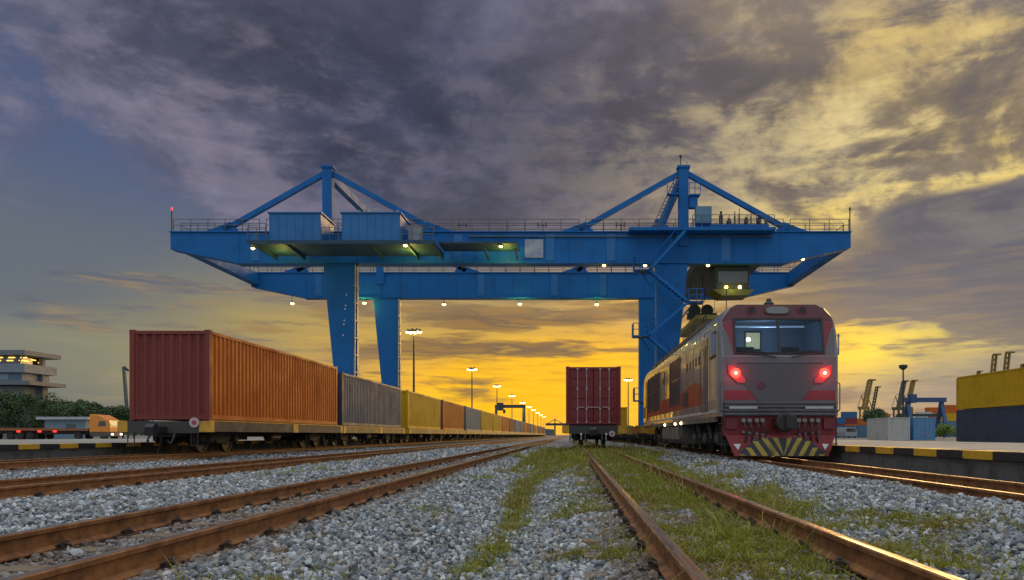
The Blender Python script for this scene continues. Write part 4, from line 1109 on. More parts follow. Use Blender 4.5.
m = MB(); m.sphere((-.34, 1.6, 2.99), .055, 8, 6); m.build('cab_bulb', mat('cab_bulb_light', (1, .8, .5), .4, emit=(1, .85, .5), estr=14), body)
point('cab_light', (T5, 18.2, 3.05), 18, (.6, .75, 1.0), .2)
# nose lights
hous = [(-1.22, 2.20), (-1.08, 2.19), (-.80, 1.86), (-.80, 1.76), (-.98, 1.77), (-1.19, 1.97)]
for s, pl in ((-1, hous), (1, mir(hous))):
    h = fplate('tail_light_housing', pl, mat('housing_red', (.30, .04, .045), .2, coat=.6, emit=(1, .03, .03), estr=.03), off=.01, th=.03, bevel=.008)
    m = MB(); m.lathe((s * 1.03, -.05, 2.0), [(.085, -.03), (.115, -.01), (.115, .02)], 'y', 20); m.build('tail_light', REDL, h)
    m = MB(); m.sphere((s * 1.03, -.078, 2.0), .035, 10, 6); m.build('tail_bulb', REDC, h)
    point('tail_light_glow', (T5 + .03 + s * 1.02, 17.1 - .22, 2.0), 5, (1, .03, .02), .04)
m = MB(); m.lathe((-.42, -.02, 1.72), [(.09, -.008), (.10, .0)], 'y', 20); m.build('emblem', mat('emblem_wine', (.10, .03, .05), .5), body)
# roof lamps
m = MB(); P = [(.30 * math.copysign(abs(math.cos(t)) ** .6, math.cos(t)), 3.50 + .105 * math.copysign(abs(math.sin(t)) ** .6, math.sin(t))) for t in [2 * math.pi * k / 24 for k in range(24)]]
h = fplate('headlight', P, mat('headlight_rim', (.12, .03, .035), .4), off=.008, th=.03)
P = [(a * .86, 3.50 + (b_ - 3.50) * .8) for a, b_ in P]
fplate('headlight_lens', P, mat('headlight_lens', (.16, .17, .16), .15, spec=.8), h, off=.041, th=.006)
for s in (-1, 1):
    m = MB(); m.lathe((s * .60, yf(3.5) - .008, 3.50), [(.12, -.03), (.12, .01)], 'y', 20); h = m.build('round_light', LRED, body)
    m = MB(); m.lathe((s * .60, yf(3.5) - .012, 3.50), [(.085, -.034), (.095, -.0)], 'y', 20); m.build('lens', BLACK, h)
m = MB(); m.lathe((-.1, .55, 3.66), [(.12, 0), (.12, .06), (.07, .10), (.05, .17)], 'z', 12); m.build('horn', BLACK, body)
# anti-climber, steps and pilot
m = MB()
for k, z_ in enumerate((1.06, 1.15, 1.24, 1.32)): m.b2(-1.30, 1.30, -.15, .0, z_ - .03, z_ + .012)
m.b2(-1.28, 1.28, -.10, .0, 1.01, 1.345); m.build('anti_climber', mat('climber_grey', (.11, .11, .12), .5, dirt=.5), loco)
for s in (-1, 1):
    m = MB(); m.b2(s * .55, s * 1.2, -.165, -.152, 1.17, 1.225); m.build('anti_climber_trim', mat('trim_silver', (.45, .45, .47), .35, metal=.5), loco)
m = MB(); m.poly([(-1.30, -.02, 1.01), (1.30, -.02, 1.01), (1.30, -.02, .55), (-1.30, -.02, .55), (-1.30, .25, 1.01), (1.30, .25, 1.01), (1.30, .25, .55), (-1.30, .25, .55)], [(0, 1, 2, 3), (7, 6, 5, 4), (0, 4, 5, 1), (1, 5, 6, 2), (2, 6, 7, 3), (3, 7, 4, 0)])
pilot = m.build('pilot', PRED, loco)
# plough: shallow V of two plates, red outer, striped middle
def plp(x_, z_): return (x_, -.06 - .20 * (1 - abs(x_) / 1.25) - .10 * (.56 - z_) / .48, z_)
for s in (-1, 1):
    m = MB()
    a, b_, c_, d_ = plp(s * 1.27, .56), plp(0, .56), plp(0, .08), plp(s * 1.08, .08)
    m.poly([a, b_, c_, d_] + [(p[0], p[1] + .03, p[2]) for p in (a, b_, c_, d_)], [(0, 1, 2, 3), (7, 6, 5, 4), (0, 4, 5, 1), (1, 5, 6, 2), (2, 6, 7, 3), (3, 7, 4, 0)])
    m.build('plough', PRED, pilot)
    ST = [mat('chevron_yellow', (.36, .27, .035), .6, dirt=.9, dirt_col=(.1, .08, .03), scale=5), mat('chevron_black', (.02, .02, .025), .55)]
    for k in range(9):
        x0 = -.16 + k * .125; zt = .50 - max(0, k - 3) * .075; zb = .09; dx = .26 * (zt - zb) / .41
        xs = [max(0, x0 + dx), max(0, x0 + .125 + dx), max(0, x0 + .125), max(0, x0)]
        if k % 2 or xs[1] - xs[3] < .03: continue
        q4 = [plp(s * xs[0], zt), plp(s * xs[1], zt), plp(s * xs[2], zb), plp(s * xs[3], zb)]
        if xs[0] == 0: q4[0] = plp(0, zb + (.125 + x0) / .26 * .41)
        q4 = [(p[0], p[1] - .006, p[2]) for p in q4]; bk = [(p[0], p[1] + .006, p[2]) for p in q4]
        m = MB(); m.poly(q4 + bk, [(0, 1, 2, 3), (7, 6, 5, 4), (0, 4, 5, 1), (1, 5, 6, 2), (2, 6, 7, 3), (3, 7, 4, 0)]); m.build('warning_stripe', ST[0], pilot)
    kq = [plp(0, .50), plp(s * .55, .50), plp(s * .98, .18), plp(s * .98, .085), plp(0, .085)]
    kq = [(p[0], p[1] - .002, p[2]) for p in kq]; m = MB(); n_ = 5
    m.poly(kq + [(p[0], p[1] + .004, p[2]) for p in kq], [tuple(range(5)), tuple(range(9, 4, -1))] + [(i, i + 5, (i + 1) % 5 + 5, (i + 1) % 5) for i in range(5)]); m.build('warning_panel', ST[1], pilot)
    q3 = [plp(s * .93, .36), plp(s * 1.10, .36), plp(s * 1.0, .22)]
    q3 = [(p[0], p[1] - .010, p[2]) for p in q3]; m = MB(); m.poly(q3 + [(p[0], p[1] + .014, p[2]) for p in q3], [(0, 1, 2), (5, 4, 3), (0, 3, 4, 1), (1, 4, 5, 2), (2, 5, 3, 0)]); m.build('triangle_mark', WHITE, pilot)
    for k, xx in enumerate((.42, .55, .72, .86)):
        m = MB(); m.path([(s * xx, -.03, .88), (s * xx, -.12, .86), (s * (xx - .03), -.2, .72), (s * (xx - .05), -.2, .52), (s * (xx - .02), -.16, .40)], .022, 7); m.build('brake_hose', BLACK, pilot)
        m = MB(); m.b2(s * xx - .035, s * xx + .035, -.14, -.05, .55 + .02 * k, .60 + .02 * k); m.build('hose_coupling', mat('tap_grey', (.25, .20, .20), .5), pilot)
        m = MB(); m.lathe((s * xx, -.03, .90), [(.05, -.10), (.06, -.04), (.06, 0)], 'y', 10); m.build('hose_tap', mat('tap_grey', (.25, .20, .20), .5), pilot)
    m = MB(); m.b2(s * 1.0, s * 1.25, -.09, -.02, .70, .95); m.build('socket_box', mat('socket_dark_red', (.16, .02, .025), .6), pilot, bevel=.01)
    m = MB()
    for z_ in (.34, .58, .82): m.b2(s * 1.16, s * 1.36, .02, .3, z_, z_ + .03)
    m.tube((s * 1.33, .04, .3), (s * 1.33, .04, 1.0), .016, 6); m.tube((s * 1.18, .04, .3), (s * 1.18, .04, 1.0), .016, 6); m.build('step_ladder', BLACK, loco)
    m = MB(); m.path([(s * 1.34, .02, 1.1), (s * 1.38, -.06, 1.15), (s * 1.38, -.06, 1.75), (s * 1.34, .02, 1.8)], .014, 6); m.build('handrail', RAILING, loco)
m = MB(); m.b2(-.16, .16, -.35, .1, .74, .96); m.lathe((0, -.36, .85), [(.20, -.18), (.23, -.1), (.2, .02), (.12, .1)], 'y', 14); m.b2(-.02, .22, -.62, -.34, .70, 1.0); m.build('coupler', BLACK, pilot, bevel=.012)
# left and right side features; s is the side
def splate(name, s, y0, y1, z0, z1, mt, th=.012, parent=body, off=0.0, **k):
    m = MB(); m.b2(s * (1.398 + off), s * (1.40 + off + th), y0, y1, z0, z1); return m.build(name, mt, parent, **k)
GRL = mat('grille_dark', (.035, .034, .036), .55)
for s in (-1, 1):
    m = MB(); band = [(2.3, 1.36), (17.9, 1.36), (17.9, 1.86), (5.6, 1.86), (4.4, 1.98), (3.2, 2.02), (2.5, 1.92), (2.05, 1.72), (1.9, 1.5)]
    m.prism(band, s * 1.398, s * 1.406, 'x'); m.build('orange_band', LORG, body)
    m = MB(); m.prism([(.3, 1.10), (17.9, 1.10), (17.9, 1.17), (.3, 1.17)], s * 1.398, s * 1.407, 'x'); m.build('white_line', mat('line_white', (.5, .48, .44), .4), body)
    w_ = splate('side_window', s, .42, 1.12, 2.42, 3.05, BLACK, .02, bevel=.01); splate('pane', s, .48, 1.06, 2.48, 2.99, GLASS, .006, w_, .02)
    m = MB(); m.b2(s * 1.44, s * (1.56 if s < 0 else 1.47), .22, .26, 2.45, 2.95); m.tube((s * 1.40, .24, 2.9), (s * 1.5, .24, 2.9), .012, 6); m.build('mirror', mat('mirror_blue_grey', (.10, .16, .25), .15, spec=.8), body)
    d = splate('door', s, 1.45, 2.05, 1.15, 3.02, LGREY, .014, bevel=.01); splate('door_window', s, 1.56, 1.94, 2.3, 2.85, GLASS, .008, d, .012)
    for yy in (1.38, 2.12):
        m = MB(); m.path([(s * 1.41, yy, 1.15), (s * 1.47, yy, 1.2), (s * 1.47, yy, 2.75), (s * 1.41, yy, 2.8)], .014, 6); m.build('handrail', RAILING, body)
    for k in range(5):
        w_ = splate('vent_window', s, 2.6 + k * .5, 2.78 + k * .5, 2.45, 2.68, GRL, .01)
    g_ = splate('filter_box', s, 4.65, 5.5, 1.42, 1.84, GRL, .02)
    def grille(y0, y1, z0, z1, red=False):
        f_ = splate('grille', s, y0, y1, z0, z1, mat('grille_wine', (.10, .02, .02), .5) if red else GRL, .01)
        m = MB(); nn = max(4, int((z1 - z0) / .075))
        m.b2(s * 1.40, s * 1.425, y0 - .04, y0, z0 - .04, z1 + .04); m.b2(s * 1.40, s * 1.425, y1, y1 + .04, z0 - .04, z1 + .04)
        for k in range(nn + 1): m.b2(s * 1.408, s * 1.422, y0, y1, z0 + (z1 - z0) * k / nn - .008, z0 + (z1 - z0) * k / nn + .008)
        m.build('grille_slats', LGREY2, f_)
    grille(6.2, 8.5, 2.42, 3.02, True); grille(6.2, 8.5, 1.56, 2.34)
    m = MB(); m.lathe((s * 1.40, 10.4, 2.7), [(.26, 0), (.26, s * .015)], 'x', 20); pw = m.build('porthole', RAILING, body); m = MB(); m.lathe((s * 1.412, 10.4, 2.7), [(.2, 0), (.2, s * .008)], 'x', 20); m.build('pane', GLASS, pw)
    for k in range(3):
        grille(11.7 + k * 1.45, 12.95 + k * 1.45, 2.4, 3.02); grille(11.7 + k * 1.45, 12.95 + k * 1.45, 1.56, 2.32)
    splate('door', s, 16.4, 17.0, 1.15, 3.0, LGREY, .014, bevel=.01)
    for k in range(12):
        yy = 2.3 + k * 1.3
        m = MB(); m.b2(s * 1.399, s * 1.403, yy - .008, yy + .008, 1.2, 3.0); m.build('panel_seam', BLACK, body)
# rooftop hardware
m = MB()
for s in (-1, 1): m.b2(s * .98, s * 1.06, 2.6, 16.0, 3.60, 3.70)
RT = mat('roof_gear', (.07, .065, .06), .6, dirt=.5)
for s in (-1, 1):
    m = MB(); m.b2(s * 1.12, s * 1.20, 2.6, 16.0, 3.53, 3.64); m.build('gutter_rail', RT, loco)
for y0, y1, w_, h_ in ((2.4, 3.6, .7, .16), (4.2, 6.8, .85, .22), (7.4, 8.6, .5, .30), (9.2, 12.8, .9, .18), (13.4, 15.6, .8, .25)):
    m = MB(); m.prism([(-w_, 3.62), (w_, 3.62), (w_ - .08, 3.64 + h_), (-w_ + .08, 3.64 + h_)], y0, y1, 'y'); rb = m.build('roof_hatch', RT, loco, bevel=.02)
    for k in range(int((y1 - y0) / .6)):
        m = MB(); m.lathe((-w_ + .35 + (k % 2) * .5, y0 + .35 + k * .55, 3.64 + h_), [(.16, 0), (.2, .04), (.14, .10)], 'z', 12); m.build('roof_fan', BLACK, rb)
for k in range(6):
    m = MB(); yy = 3.2 + k * 1.9; m.path([(-1.12, yy, 3.62), (-1.12, yy, 3.86), (-1.12, yy + .4, 3.86), (-1.12, yy + .4, 3.62)], .016, 6); m.build('lifting_eye', BLACK, loco)
m = MB(); m.tube((-.9, 1.6, 3.6), (-.9, 1.6, 4.4), .012, 6); m.build('antenna', BLACK, loco)
# tanks and bogies
m = MB(); m.prism([(-1.30, 1.0), (1.30, 1.0), (1.30, .5), (1.05, .26), (-1.05, .26), (-1.30, .5)], 6.6, 11.4, 'y'); m.build('fuel_tank', UNDG, loco, bevel=.03)
for s in (-1, 1):
    m = MB(); m.b2(s * 1.32, s * 1.395, .5, 17.7, .88, 1.0); m.build('side_skirt', UNDG, loco)
    for k in range(4):
        m = MB(); m.b2(s * 1.28, s * 1.36, 6.9 + k * 1.1, 7.8 + k * 1.1, .42, .86); m.build('battery_box', mat('box_grey', (.17, .155, .13), .5, dirt=.5), loco, bevel=.015)
    for yy in (5.9, 7.2, 9.9):
        m = MB(); m.sphere((s * 1.41, yy, .93), .045, 8, 6); m.build('marker_lamp', mat('warm_lamp', (1, .8, .5), .4, emit=(1, .7, .35), estr=7), loco)
for yc in (3.7, 14.4):
    b_ = MB(); b_.b2(-.7, .7, yc - .3, yc + .3, .55, .85); b_ = b_.build('bogie', DARK, loco)
    for dy in (-1.75, 0, 1.75):
        m = MB(); wheelset(m, 0, yc + dy, .47); m.build('wheelset', STEEL, b_, smooth=True)
    for s in (-1, 1):
        m = MB(); m.prism([(yc - 2.5, .55), (yc - 2.5, .78), (yc - 1.2, .82), (yc - .8, .66), (yc + .8, .66), (yc + 1.2, .82), (yc + 2.5, .78), (yc + 2.5, .55), (yc + 1.2, .50), (yc - 1.2, .50)], s * .86, s * .98, 'x'); m.build('side_frame', DARK, b_, bevel=.02)
        for dy in (-1.75, 0, 1.75):
            m = MB(); m.lathe((s * .98, yc + dy, .47), [(.16, 0), (.17, s * .08), (.10, s * .14)], 'x', 16); m.b2(s * .86, s * 1.0, yc + dy - .2, yc + dy + .2, .34, .6); m.build('axle_box', mat('axle_box_grey', (.09, .085, .08), .5), b_)
            for e in (-.34, .34):
                m = MB()
                for k in range(5): m.lathe((s * .97, yc + dy + e, .46 + k * .075), [(.06, 0), (.08, .02), (.08, .04), (.06, .06)], 'z', 10)
                m.build('spring', BLACK, b_)
        for e in (-.85, .85):
            m = MB(); m.tube((s * 1.06, yc + e - .2, .45), (s * 1.06, yc + e + .25, .95), .05, 8); m.tube((s * 1.06, yc + e + .05, .70), (s * 1.06, yc + e + .25, .95), .075, 8); m.build('damper', mat('axle_box_grey', (.09, .085, .08), .5), b_)
        m = MB(); m.path([(s * 1.02, yc - 2.6, .35), (s * 1.02, yc - 2.75, .12)], .025, 6); m.build('sand_pipe', BLACK, b_)

# ================================================================== yard lights along the left train
POSTM = mat('galvanised_post', (.09, .08, .065), .5)
def yard_light(label, x_, y_, H=12.5, lit=True, group='tall lamp posts along the left train'):
    t = thing('yard_light', label, 'lamp post', (x_, y_, 0), group=group)
    m = MB(); m.tube((0, 0, -.3), (0, 0, H - .1), .16, 10, .09); m.build('post', POSTM, t)
    m = MB(); m.lathe((0, 0, H - .2), [(.25, 0), (.3, .05), (.3, .12), (.1, .2)], 'z', 10)
    for s in (-1, 1): m.b2(s * .1, s * .85, -.05, .05, H - .05, H + .02)
    m.build('cross_arm', POSTM, t)
    for k, (dx, dy) in enumerate(((-.68, 0), (-.26, -.42), (.26, -.42), (.68, 0), (.26, .42), (-.26, .42))):
        zz = H - (.0 if dy > .1 else .14 if dy > -.1 else .26)
        m = MB(); m.lathe((dx, dy, zz), [(.10, .30), (.25, .05), (.25, 0)], 'z', 10); h_ = m.build('lamp_head', POSTM, t)
        m = MB(); m.sphere((dx, dy, zz - .02), .23, 10, 6, (1, 1, .75)); m.build('bulb', LAMPY if lit else GLASS, h_)
    return t
for k, (u_, y_) in enumerate(((414, 84), (472, 132), (497, 177), (512, 221), (522.5, 268), (529, 308), (533.6, 345), (537.7, 390), (541, 427), (544, 473))):
    if k == 0: base_l = yard_light('tall lit lamp post nearest the camera, beside the left legs of the crane', -18.05, 84); kl = kids_map()
    else: copy_tree(base_l, f'lit lamp post behind the left train, {ORD[k]} from the crane' if k < 9 else 'lit lamp post farthest along the left train', loc=((u_ - 572) / 736 * y_, y_, 0), kids=kl)
o = copy_tree(base_l, 'lit lamp post rising between the maroon container and the locomotive', loc=(12.0, 157, 0), kids=kl)
del o['group']

# ================================================================== far cranes
m_far = mat('far_crane_dark', (.035, .045, .055), .7)
t = thing('gantry_crane', 'small dark gantry crane standing over the left train in front of the lamps', 'gantry crane', (-22.0, 262, 0))
m = MB(); m.b2(-5.4, 5.4, -.7, .7, 10.2, 11.3); m.build('girder', m_far, t)
for s in (-1, 1):
    for dy in (-4, 4):
        m = MB(); m.beam((s * 5.0, dy, 0), (s * 5.0, 0, 10.3), .7, .7); m.build('leg', m_far, t)
m = MB(); m.b2(-4.6, -2.4, -1.4, 1.4, 9.3, 12.0); m.build('trolley', m_far, t)
m = MB(); m.b2(-2.5, -1.7, -.8, .5, 8.3, 9.6); m.build('cabin', m_far, t)
t = thing('gantry_crane', 'tiny distant gantry crane on the horizon left of the maroon container', 'gantry crane', (-6, 1120, 0))
m = MB(); m.b2(-34, 30, -1.4, 1.4, 15, 18.5); m.build('girder', m_far, t)
for X in (-20, 14):
    for dy in (-9, 9):
        m = MB(); m.beam((X, dy, 0), (X, dy * .5, 15.5), 2.2, 2.2); m.build('leg', m_far, t)
    m = MB(); m.b2(X - .8, X + .8, -.8, .8, 18, 25); m.build('pylon', m_far, t)
    for s in (-1, 1):
        m = MB(); m.beam((X, 0, 24.5), (X + s * 11, 0, 18.4), .9); m.build('stay', m_far, t)
FB = mat('far_crane_blue', (.03, .08, .19), .6)
t = thing('gantry_crane', 'small blue yard gantry crane behind the white and light blue containers', 'gantry crane', (95.8, 200, 0))
m = MB(); m.b2(-5.6, 5.6, -.8, .8, 9.5, 10.7); m.build('girder', FB, t)
m = MB(); m.b2(-4.2, -2.6, -1.2, 1.2, 9.3, 11.6); m.build('trolley', FB, t)
for s in (-1, 1):
    m = MB(); m.beam((s * 4.6, -3.5, 0), (s * 4.6, 0, 9.6), .9, .7); m.beam((s * 4.6, 3.5, 0), (s * 4.6, 0, 9.6), .9, .7); m.b2(s * 4.6 - .4, s * 4.6 + .4, -4, 4, 1.0, 1.7); m.build('leg', FB, t)
m = MB(); m.b2(-4, 5, -.5, .5, 5.6, 6.3); m.build('spreader', m_far, t)
QY = mat('quay_crane_yellow', (.26, .16, .03), .65); QD = mat('quay_crane_dark', (.10, .085, .05), .65)
def quay(label, u_, vtop, Y, m_, lean=.12, boomw=2.6):
    s_ = 736 / Y; H = (435 - vtop) / s_
    x_ = (u_ - 572) / s_
    t = thing('quay_crane', label, 'quay crane', (x_ - H * lean * .8, Y, 0), group='distant quay cranes with raised booms')
    h0 = H * .50; B = boomw / s_
    for i in (-1, 1):
        for j in (-1, 1):
            m = MB(); m.beam((i * 8 / s_ * .35, j * 8, 0), (i * 6 / s_ * .35, j * 7, h0), 1.6); m.build('leg', m_, t)
    m = MB(); m.b2(-9 / s_ * .6, 7 / s_ * .5, -4, 4, h0 - 2.5, h0 + 1); m.build('girder', m_, t)
    m = MB()
    a = Vector((0, 0, h0)); b_ = Vector((H * lean, 0, H * .985))
    for q in (-1, 1): m.beam(a + Vector((q * B * .5, 0, 0)), b_ + Vector((q * B * .5, 0, 0)), B * .30, 3)
    for k in range(9):
        p = a.lerp(b_, k / 8); m.beam(p - Vector((B * .5, 0, 0)), p + Vector((B * .5, 0, 0)), B * .22, 2)
    m.build('boom', m_, t)
    m = MB(); m.b2(b_.x - B * .4, b_.x + B * 1.7, -2, 2, b_.z - B * .1, b_.z + B * .35); m.build('boom_tip', m_, t)
    m = MB(); m.beam((0, 0, h0), (-3 / s_, 0, H * .72), B * .25); m.beam((-3 / s_, 0, H * .72), (H * lean * .5, 0, H * .8), B * .12); m.beam((-3 / s_, 0, H * .72), (-7 / s_, 0, h0), B * .15); m.build('back_stay', m_, t)
    return t
QL = ['leftmost quay crane right of the locomotive, tall dark yellow raised boom', 'second quay crane right of the locomotive, shorter curved tip boom', 'quay crane with raised boom just right of the floodlight mast foot',
      'quay crane with raised boom right behind the blue yard gantry crane', 'tall yellow crane boom over the yellow container, left of the pair', 'tall yellow crane boom over the yellow container, right of the pair',
      'short crane tip peeking over the left end of the stacked yellow container', 'crane tip peeking over the stacked yellow container at the picture edge']
for lab, (u_, v_, Y, mm_, ln, bw) in zip(QL, ((869, 379, 900, QY, .10, 3.2), (876, 386, 920, QD, .09, 2.2), (903, 380, 900, QD, .10, 2.6), (912, 379.5, 910, QY, .10, 2.6), (994, 353, 760, QY, .05, 3.4), (1007, 351, 760, QY, .05, 3.6), (978, 370, 760, QY, .05, 2.0), (1022, 363, 760, QY, .05, 2.4))):
    quay(lab, u_, v_, Y, mm_, ln, bw)
t = thing('floodlight_mast', 'tall unlit floodlight mast with dark round head right of the locomotive', 'floodlight mast', (76.5, 170, 0))
m = MB(); m.tube((0, 0, 0), (0, 0, 16.4), .3, 8, .16); m.build('post', m_far, t)
m = MB(); m.lathe((0, 0, 15.6), [(.3, 0), (.9, .5), (.95, 1.1), (.5, 1.2)], 'z', 12); m.build('lamp_ring', m_far, t)

# ================================================================== containers standing in the right yard
def yc_(label, col, loc, rz=0, L=12.19, door=False, H=2.59, end=None, group=None):
    o = container('shipping_container', label, body=col, end=end or col, L=L, H=H, door_front=door, detail=False, group=group)
    o.location = loc; o.rotation_euler = (0, 0, rz); return o
yc_('dark navy corrugated container standing on the ground at the right edge under the yellow one', 'navy', (31.7, 46.2, -.02))
yc_('yellow corrugated container stacked on the dark navy one at the right edge', 'yellow', (31.7, 46.2, 2.575))
yc_('off white container end standing in the right yard beside the light blue doors', 'white', (36.9, 83, -.02), L=6.06)
yc_('light blue container with closed doors beside the off white one in the right yard', 'light_blue', (39.75, 83, -.02), L=6.06, door=True)
yc_('grey blue container lying side on in front of the round dark tree', 'blue_grey', (58.3, 150, -.02), R(-90), L=6.06)
yc_('dark blue container end between the grey blue and the off white container', 'blue', (59.8, 140, -.02), L=6.06)
yc_('blue container just right of the locomotive in the yard', 'blue', (55.0, 160, -.02), R(-90), L=6.06)
k = 0
cols_ = ['orange', 'brown', 'blue_grey', 'wine', 'white', 'yellow', 'blue', 'orange', 'rust_orange', 'navy']
for (u_, Y, nst, dist_) in ((838, 300, 3, 'left of the round tree'), (850, 310, 4, 'left of the round tree'), (862, 320, 3, 'behind the round tree'), (882, 330, 4, 'behind the round tree'), (898, 300, 3, 'behind the off white container'),
                     (925, 310, 4, 'behind the light blue container'), (940, 250, 3, 'beside the stacked navy container'), (951, 240, 4, 'beside the stacked navy container'), (934, 330, 5, 'behind the light blue container')):
    for j in range(nst):
        cn = cols_[(k * 7 + j * 3) % 10]
        t = thing('shipping_container', f"distant {cn.replace('_', ' ')} container {dist_}, {['bottom', 'second', 'third', 'fourth', 'fifth'][j]} up in stack {ORD[k]}", 'container', ((u_ - 572) / 736 * Y, Y, j * 2.59), group='far container stacks in the right yard')
        m = MB(); corr(m, 6.0, .1, 2.5, .4, .06, lambda a, d, z: (-3 + a, -d, z)); m.b2(-3, 3, .02, 2.4, .0, 2.57); m.build('body', CC[cn], t)
        m = MB(); m.b2(-3.02, -2.86, -.02, .02, 0, 2.58); m.b2(2.86, 3.02, -.02, .02, 0, 2.58); m.b2(-2.86, 2.86, -.02, .02, 0, .14); m.b2(-2.86, 2.86, -.02, .02, 2.44, 2.58); m.build('frame', CC[cn], t)
    k += 1

# ================================================================== trees
mlf = {}
def leafmat(nm, c1, c2):
    m = bpy.data.materials.new(nm); m.use_nodes = True; g = NG(m.node_tree); b = m.node_tree.nodes['Principled BSDF']
    rp = E(g, g.n('ShaderNodeNewGeometry').outputs['Random Per Island'])
    g.put(b.inputs['Base Color'], g.mix(rp, c1, c2)); b.inputs['Roughness'].default_value = .6; return m
LF1 = leafmat('dark_foliage', (.025, .058, .018), (.065, .115, .032)); LF2 = leafmat('bright_foliage', (.12, .20, .02), (.24, .32, .04))
BARK = mat('bark', (.09, .065, .045), .9)
def tree(label, x_, y_, h, w, lm=LF1, n=2600, ls=.22, cone=False, cat='tree', nm='tree', group='trees beyond the yard'):
    t = thing(nm, label, cat, (x_, y_, 0), group=group)
    m = MB(); m.tube((0, 0, -.1), (0, 0, h * .45), .05 * h ** .7, 8, .03 * h ** .7)
    for k in range(5):
        a = k * 1.3 + x_; m.tube((0, 0, h * .35), (math.cos(a) * w * .3, math.sin(a) * w * .3, h * .7), .05, 6, .02)
    m.build('trunk', BARK, t)
    lob = []
    for k in range(11):
        a = rng.uniform(0, 6.28); zz = rng.uniform(.28, .88)
        rr = w * .5 * (1 - ((zz - .5) / .55) ** 2 * .6) * rng.uniform(.2, .75) if not cone else w * .5 * (1 - zz) * rng.uniform(.3, 1)
        lob.append((math.cos(a) * rr, math.sin(a) * rr, zz * h, w * rng.uniform(.12, .25) * (1 if not cone else (1.15 - zz))))
    lob = np.array(lob); k = rng.integers(0, len(lob), n)
    d = rng.normal(size=(n, 3)); d /= np.linalg.norm(d, axis=1)[:, None]; d *= rng.uniform(.45, 1.08, n)[:, None]
    c_ = lob[k, :3] + d * lob[k, 3:4] * np.array([1, 1, .8])
    P_ = np.array([[-1, -.5, 0], [1, -.5, 0], [1, .5, 0], [-1, .5, 0]]) * ls * .5
    V = np.einsum('nij,vj->nvi', rand_rot(n), P_) * rng.uniform(.6, 1.5, n)[:, None, None] + c_[:, None, :]
    np_mesh('crown', V.reshape(-1, 3), np.arange(n * 4).reshape(n, 4), lm, parent=t)
    return t
TR = [(-4, 105, 6.6, 5, 'at the left picture edge'), (14, 108, 6.4, 5, 'in front of the control tower, second from the left'), (26, 118, 5.0, 4, 'in front of the control tower base, low'), (42, 104, 6.2, 4.6, 'right of the control tower, tallest there'),
      (55, 110, 5.6, 4.4, 'behind the left half of the blue hut'), (66, 114, 5.8, 4.4, 'behind the right half of the blue hut'), (77, 112, 5.6, 4.0, 'right of the blue hut'), (87, 118, 5.2, 4.0, 'above the orange truck trailer'),
      (95, 122, 5.4, 3.6, 'behind the orange truck cab, left'), (105, 122, 5.0, 3.6, 'behind the orange truck cab, middle'), (114, 124, 5.3, 3.6, 'behind the orange truck cab, right'), (123, 124, 5.2, 3.6, 'just left of the rust red container'), (134, 128, 5.4, 4, 'hidden mostly behind the rust red container')]
for u_, Y, h, w_, lab in TR:
    tree('dark green leafy tree ' + lab, (u_ - 572) / 736 * Y, Y, h * 1.08, w_ * 1.7, n=4600)
tree('round dark green tree in the right yard between the grey blue container and the cranes', 79.0, 190, 7.4, 10.5, n=5200, ls=.3)
tree('smaller dark green tree right of the round one in the right yard', 87.5, 195, 6.2, 6.5, n=3000, ls=.3)
tree('bright yellow green bush beside the stacked navy container', 55.6, 110, 2.5, 3.0, LF2, 2600, .14, cat='bush', nm='bush', group=None)
# far woods along the horizon: uncountable
n = 26000
u_ = rng.uniform(-1.1, 1.0, n); Y = rng.uniform(520, 640, n); X = u_ * Y
hh = 4.5 + 5.0 * fb(X + 900, Y * 0 + 3, .012, 7) * (.7 + .6 * fb(X + 900, Y * 0 + 3, .08, 9))
keep = (np.abs(X) > 40); X, Y, hh = X[keep], Y[keep], hh[keep]; n = len(X)
P_ = np.array([[-1, -.6, 0], [1, -.6, 0], [1, .6, 0], [-1, .6, 0]]) * 1.1
V = np.einsum('nij,vj->nvi', rand_rot(n), P_) + np.stack([X, Y, rng.random(n) ** .7 * hh], 1)[:, None, :]
np_mesh('far_wood', V.reshape(-1, 3), np.arange(n * 4).reshape(n, 4), LF1, kind='stuff')

# ================================================================== control tower, hut, trucks on the left
TW = mat('tower_white', (.26, .27, .28), .7, dirt=.3, dirt_col=(.15, .15, .15)); TB = mat('tower_blue_band', (.09, .16, .24), .5); TS = mat('tower_slab', (.15, .17, .19), .6)
t = thing('control_tower', 'white and blue control tower building with warm lit top floor at the left edge', 'control tower', (-90.5, 112, 0))
m = MB(); m.b2(-9, 7.2, 0, 5, 0, 8.0); m.build('wall', TW, t)
m = MB(); m.b2(-10, 9.4, -2, 6, 8.1, 8.7); m.build('slab', TS, t)
m = MB(); m.b2(-9, 7.4, -.8, 5, 8.703, 10.0); m.build('wall', TB, t)
m = MB(); m.b2(-9.6, 8.2, -1.4, 5.6, 10.0, 11.3); m.build('parapet', mat('tower_parapet', (.20, .24, .28), .6), t)
m = MB(); m.b2(-8.6, 7.0, -.6, 4.6, 11.303, 12.6); gl_ = m.build('window', GLASS, t)
for k in range(9):
    m = MB(); xx = -8.2 + k * 1.85; m.b2(xx, xx + .06, -.66, -.6, 11.3, 12.6); m.build('mullion', TS, gl_)
    for zz in (11.75, 12.2):
        m = MB(); m.b2(xx + .35 + (zz - 12) * .6, xx + 1.35 + (zz - 12) * .6, -.66, -.62, zz, zz + .16); m.build('office_lamp', mat('office_lamp', (1, .7, .2), .5, emit=(1.0, .56, .08), estr=2.0), gl_)
m = MB(); m.b2(-10, 8.6, -1.9, 6, 12.6, 13.3); m.build('roof', TS, t)
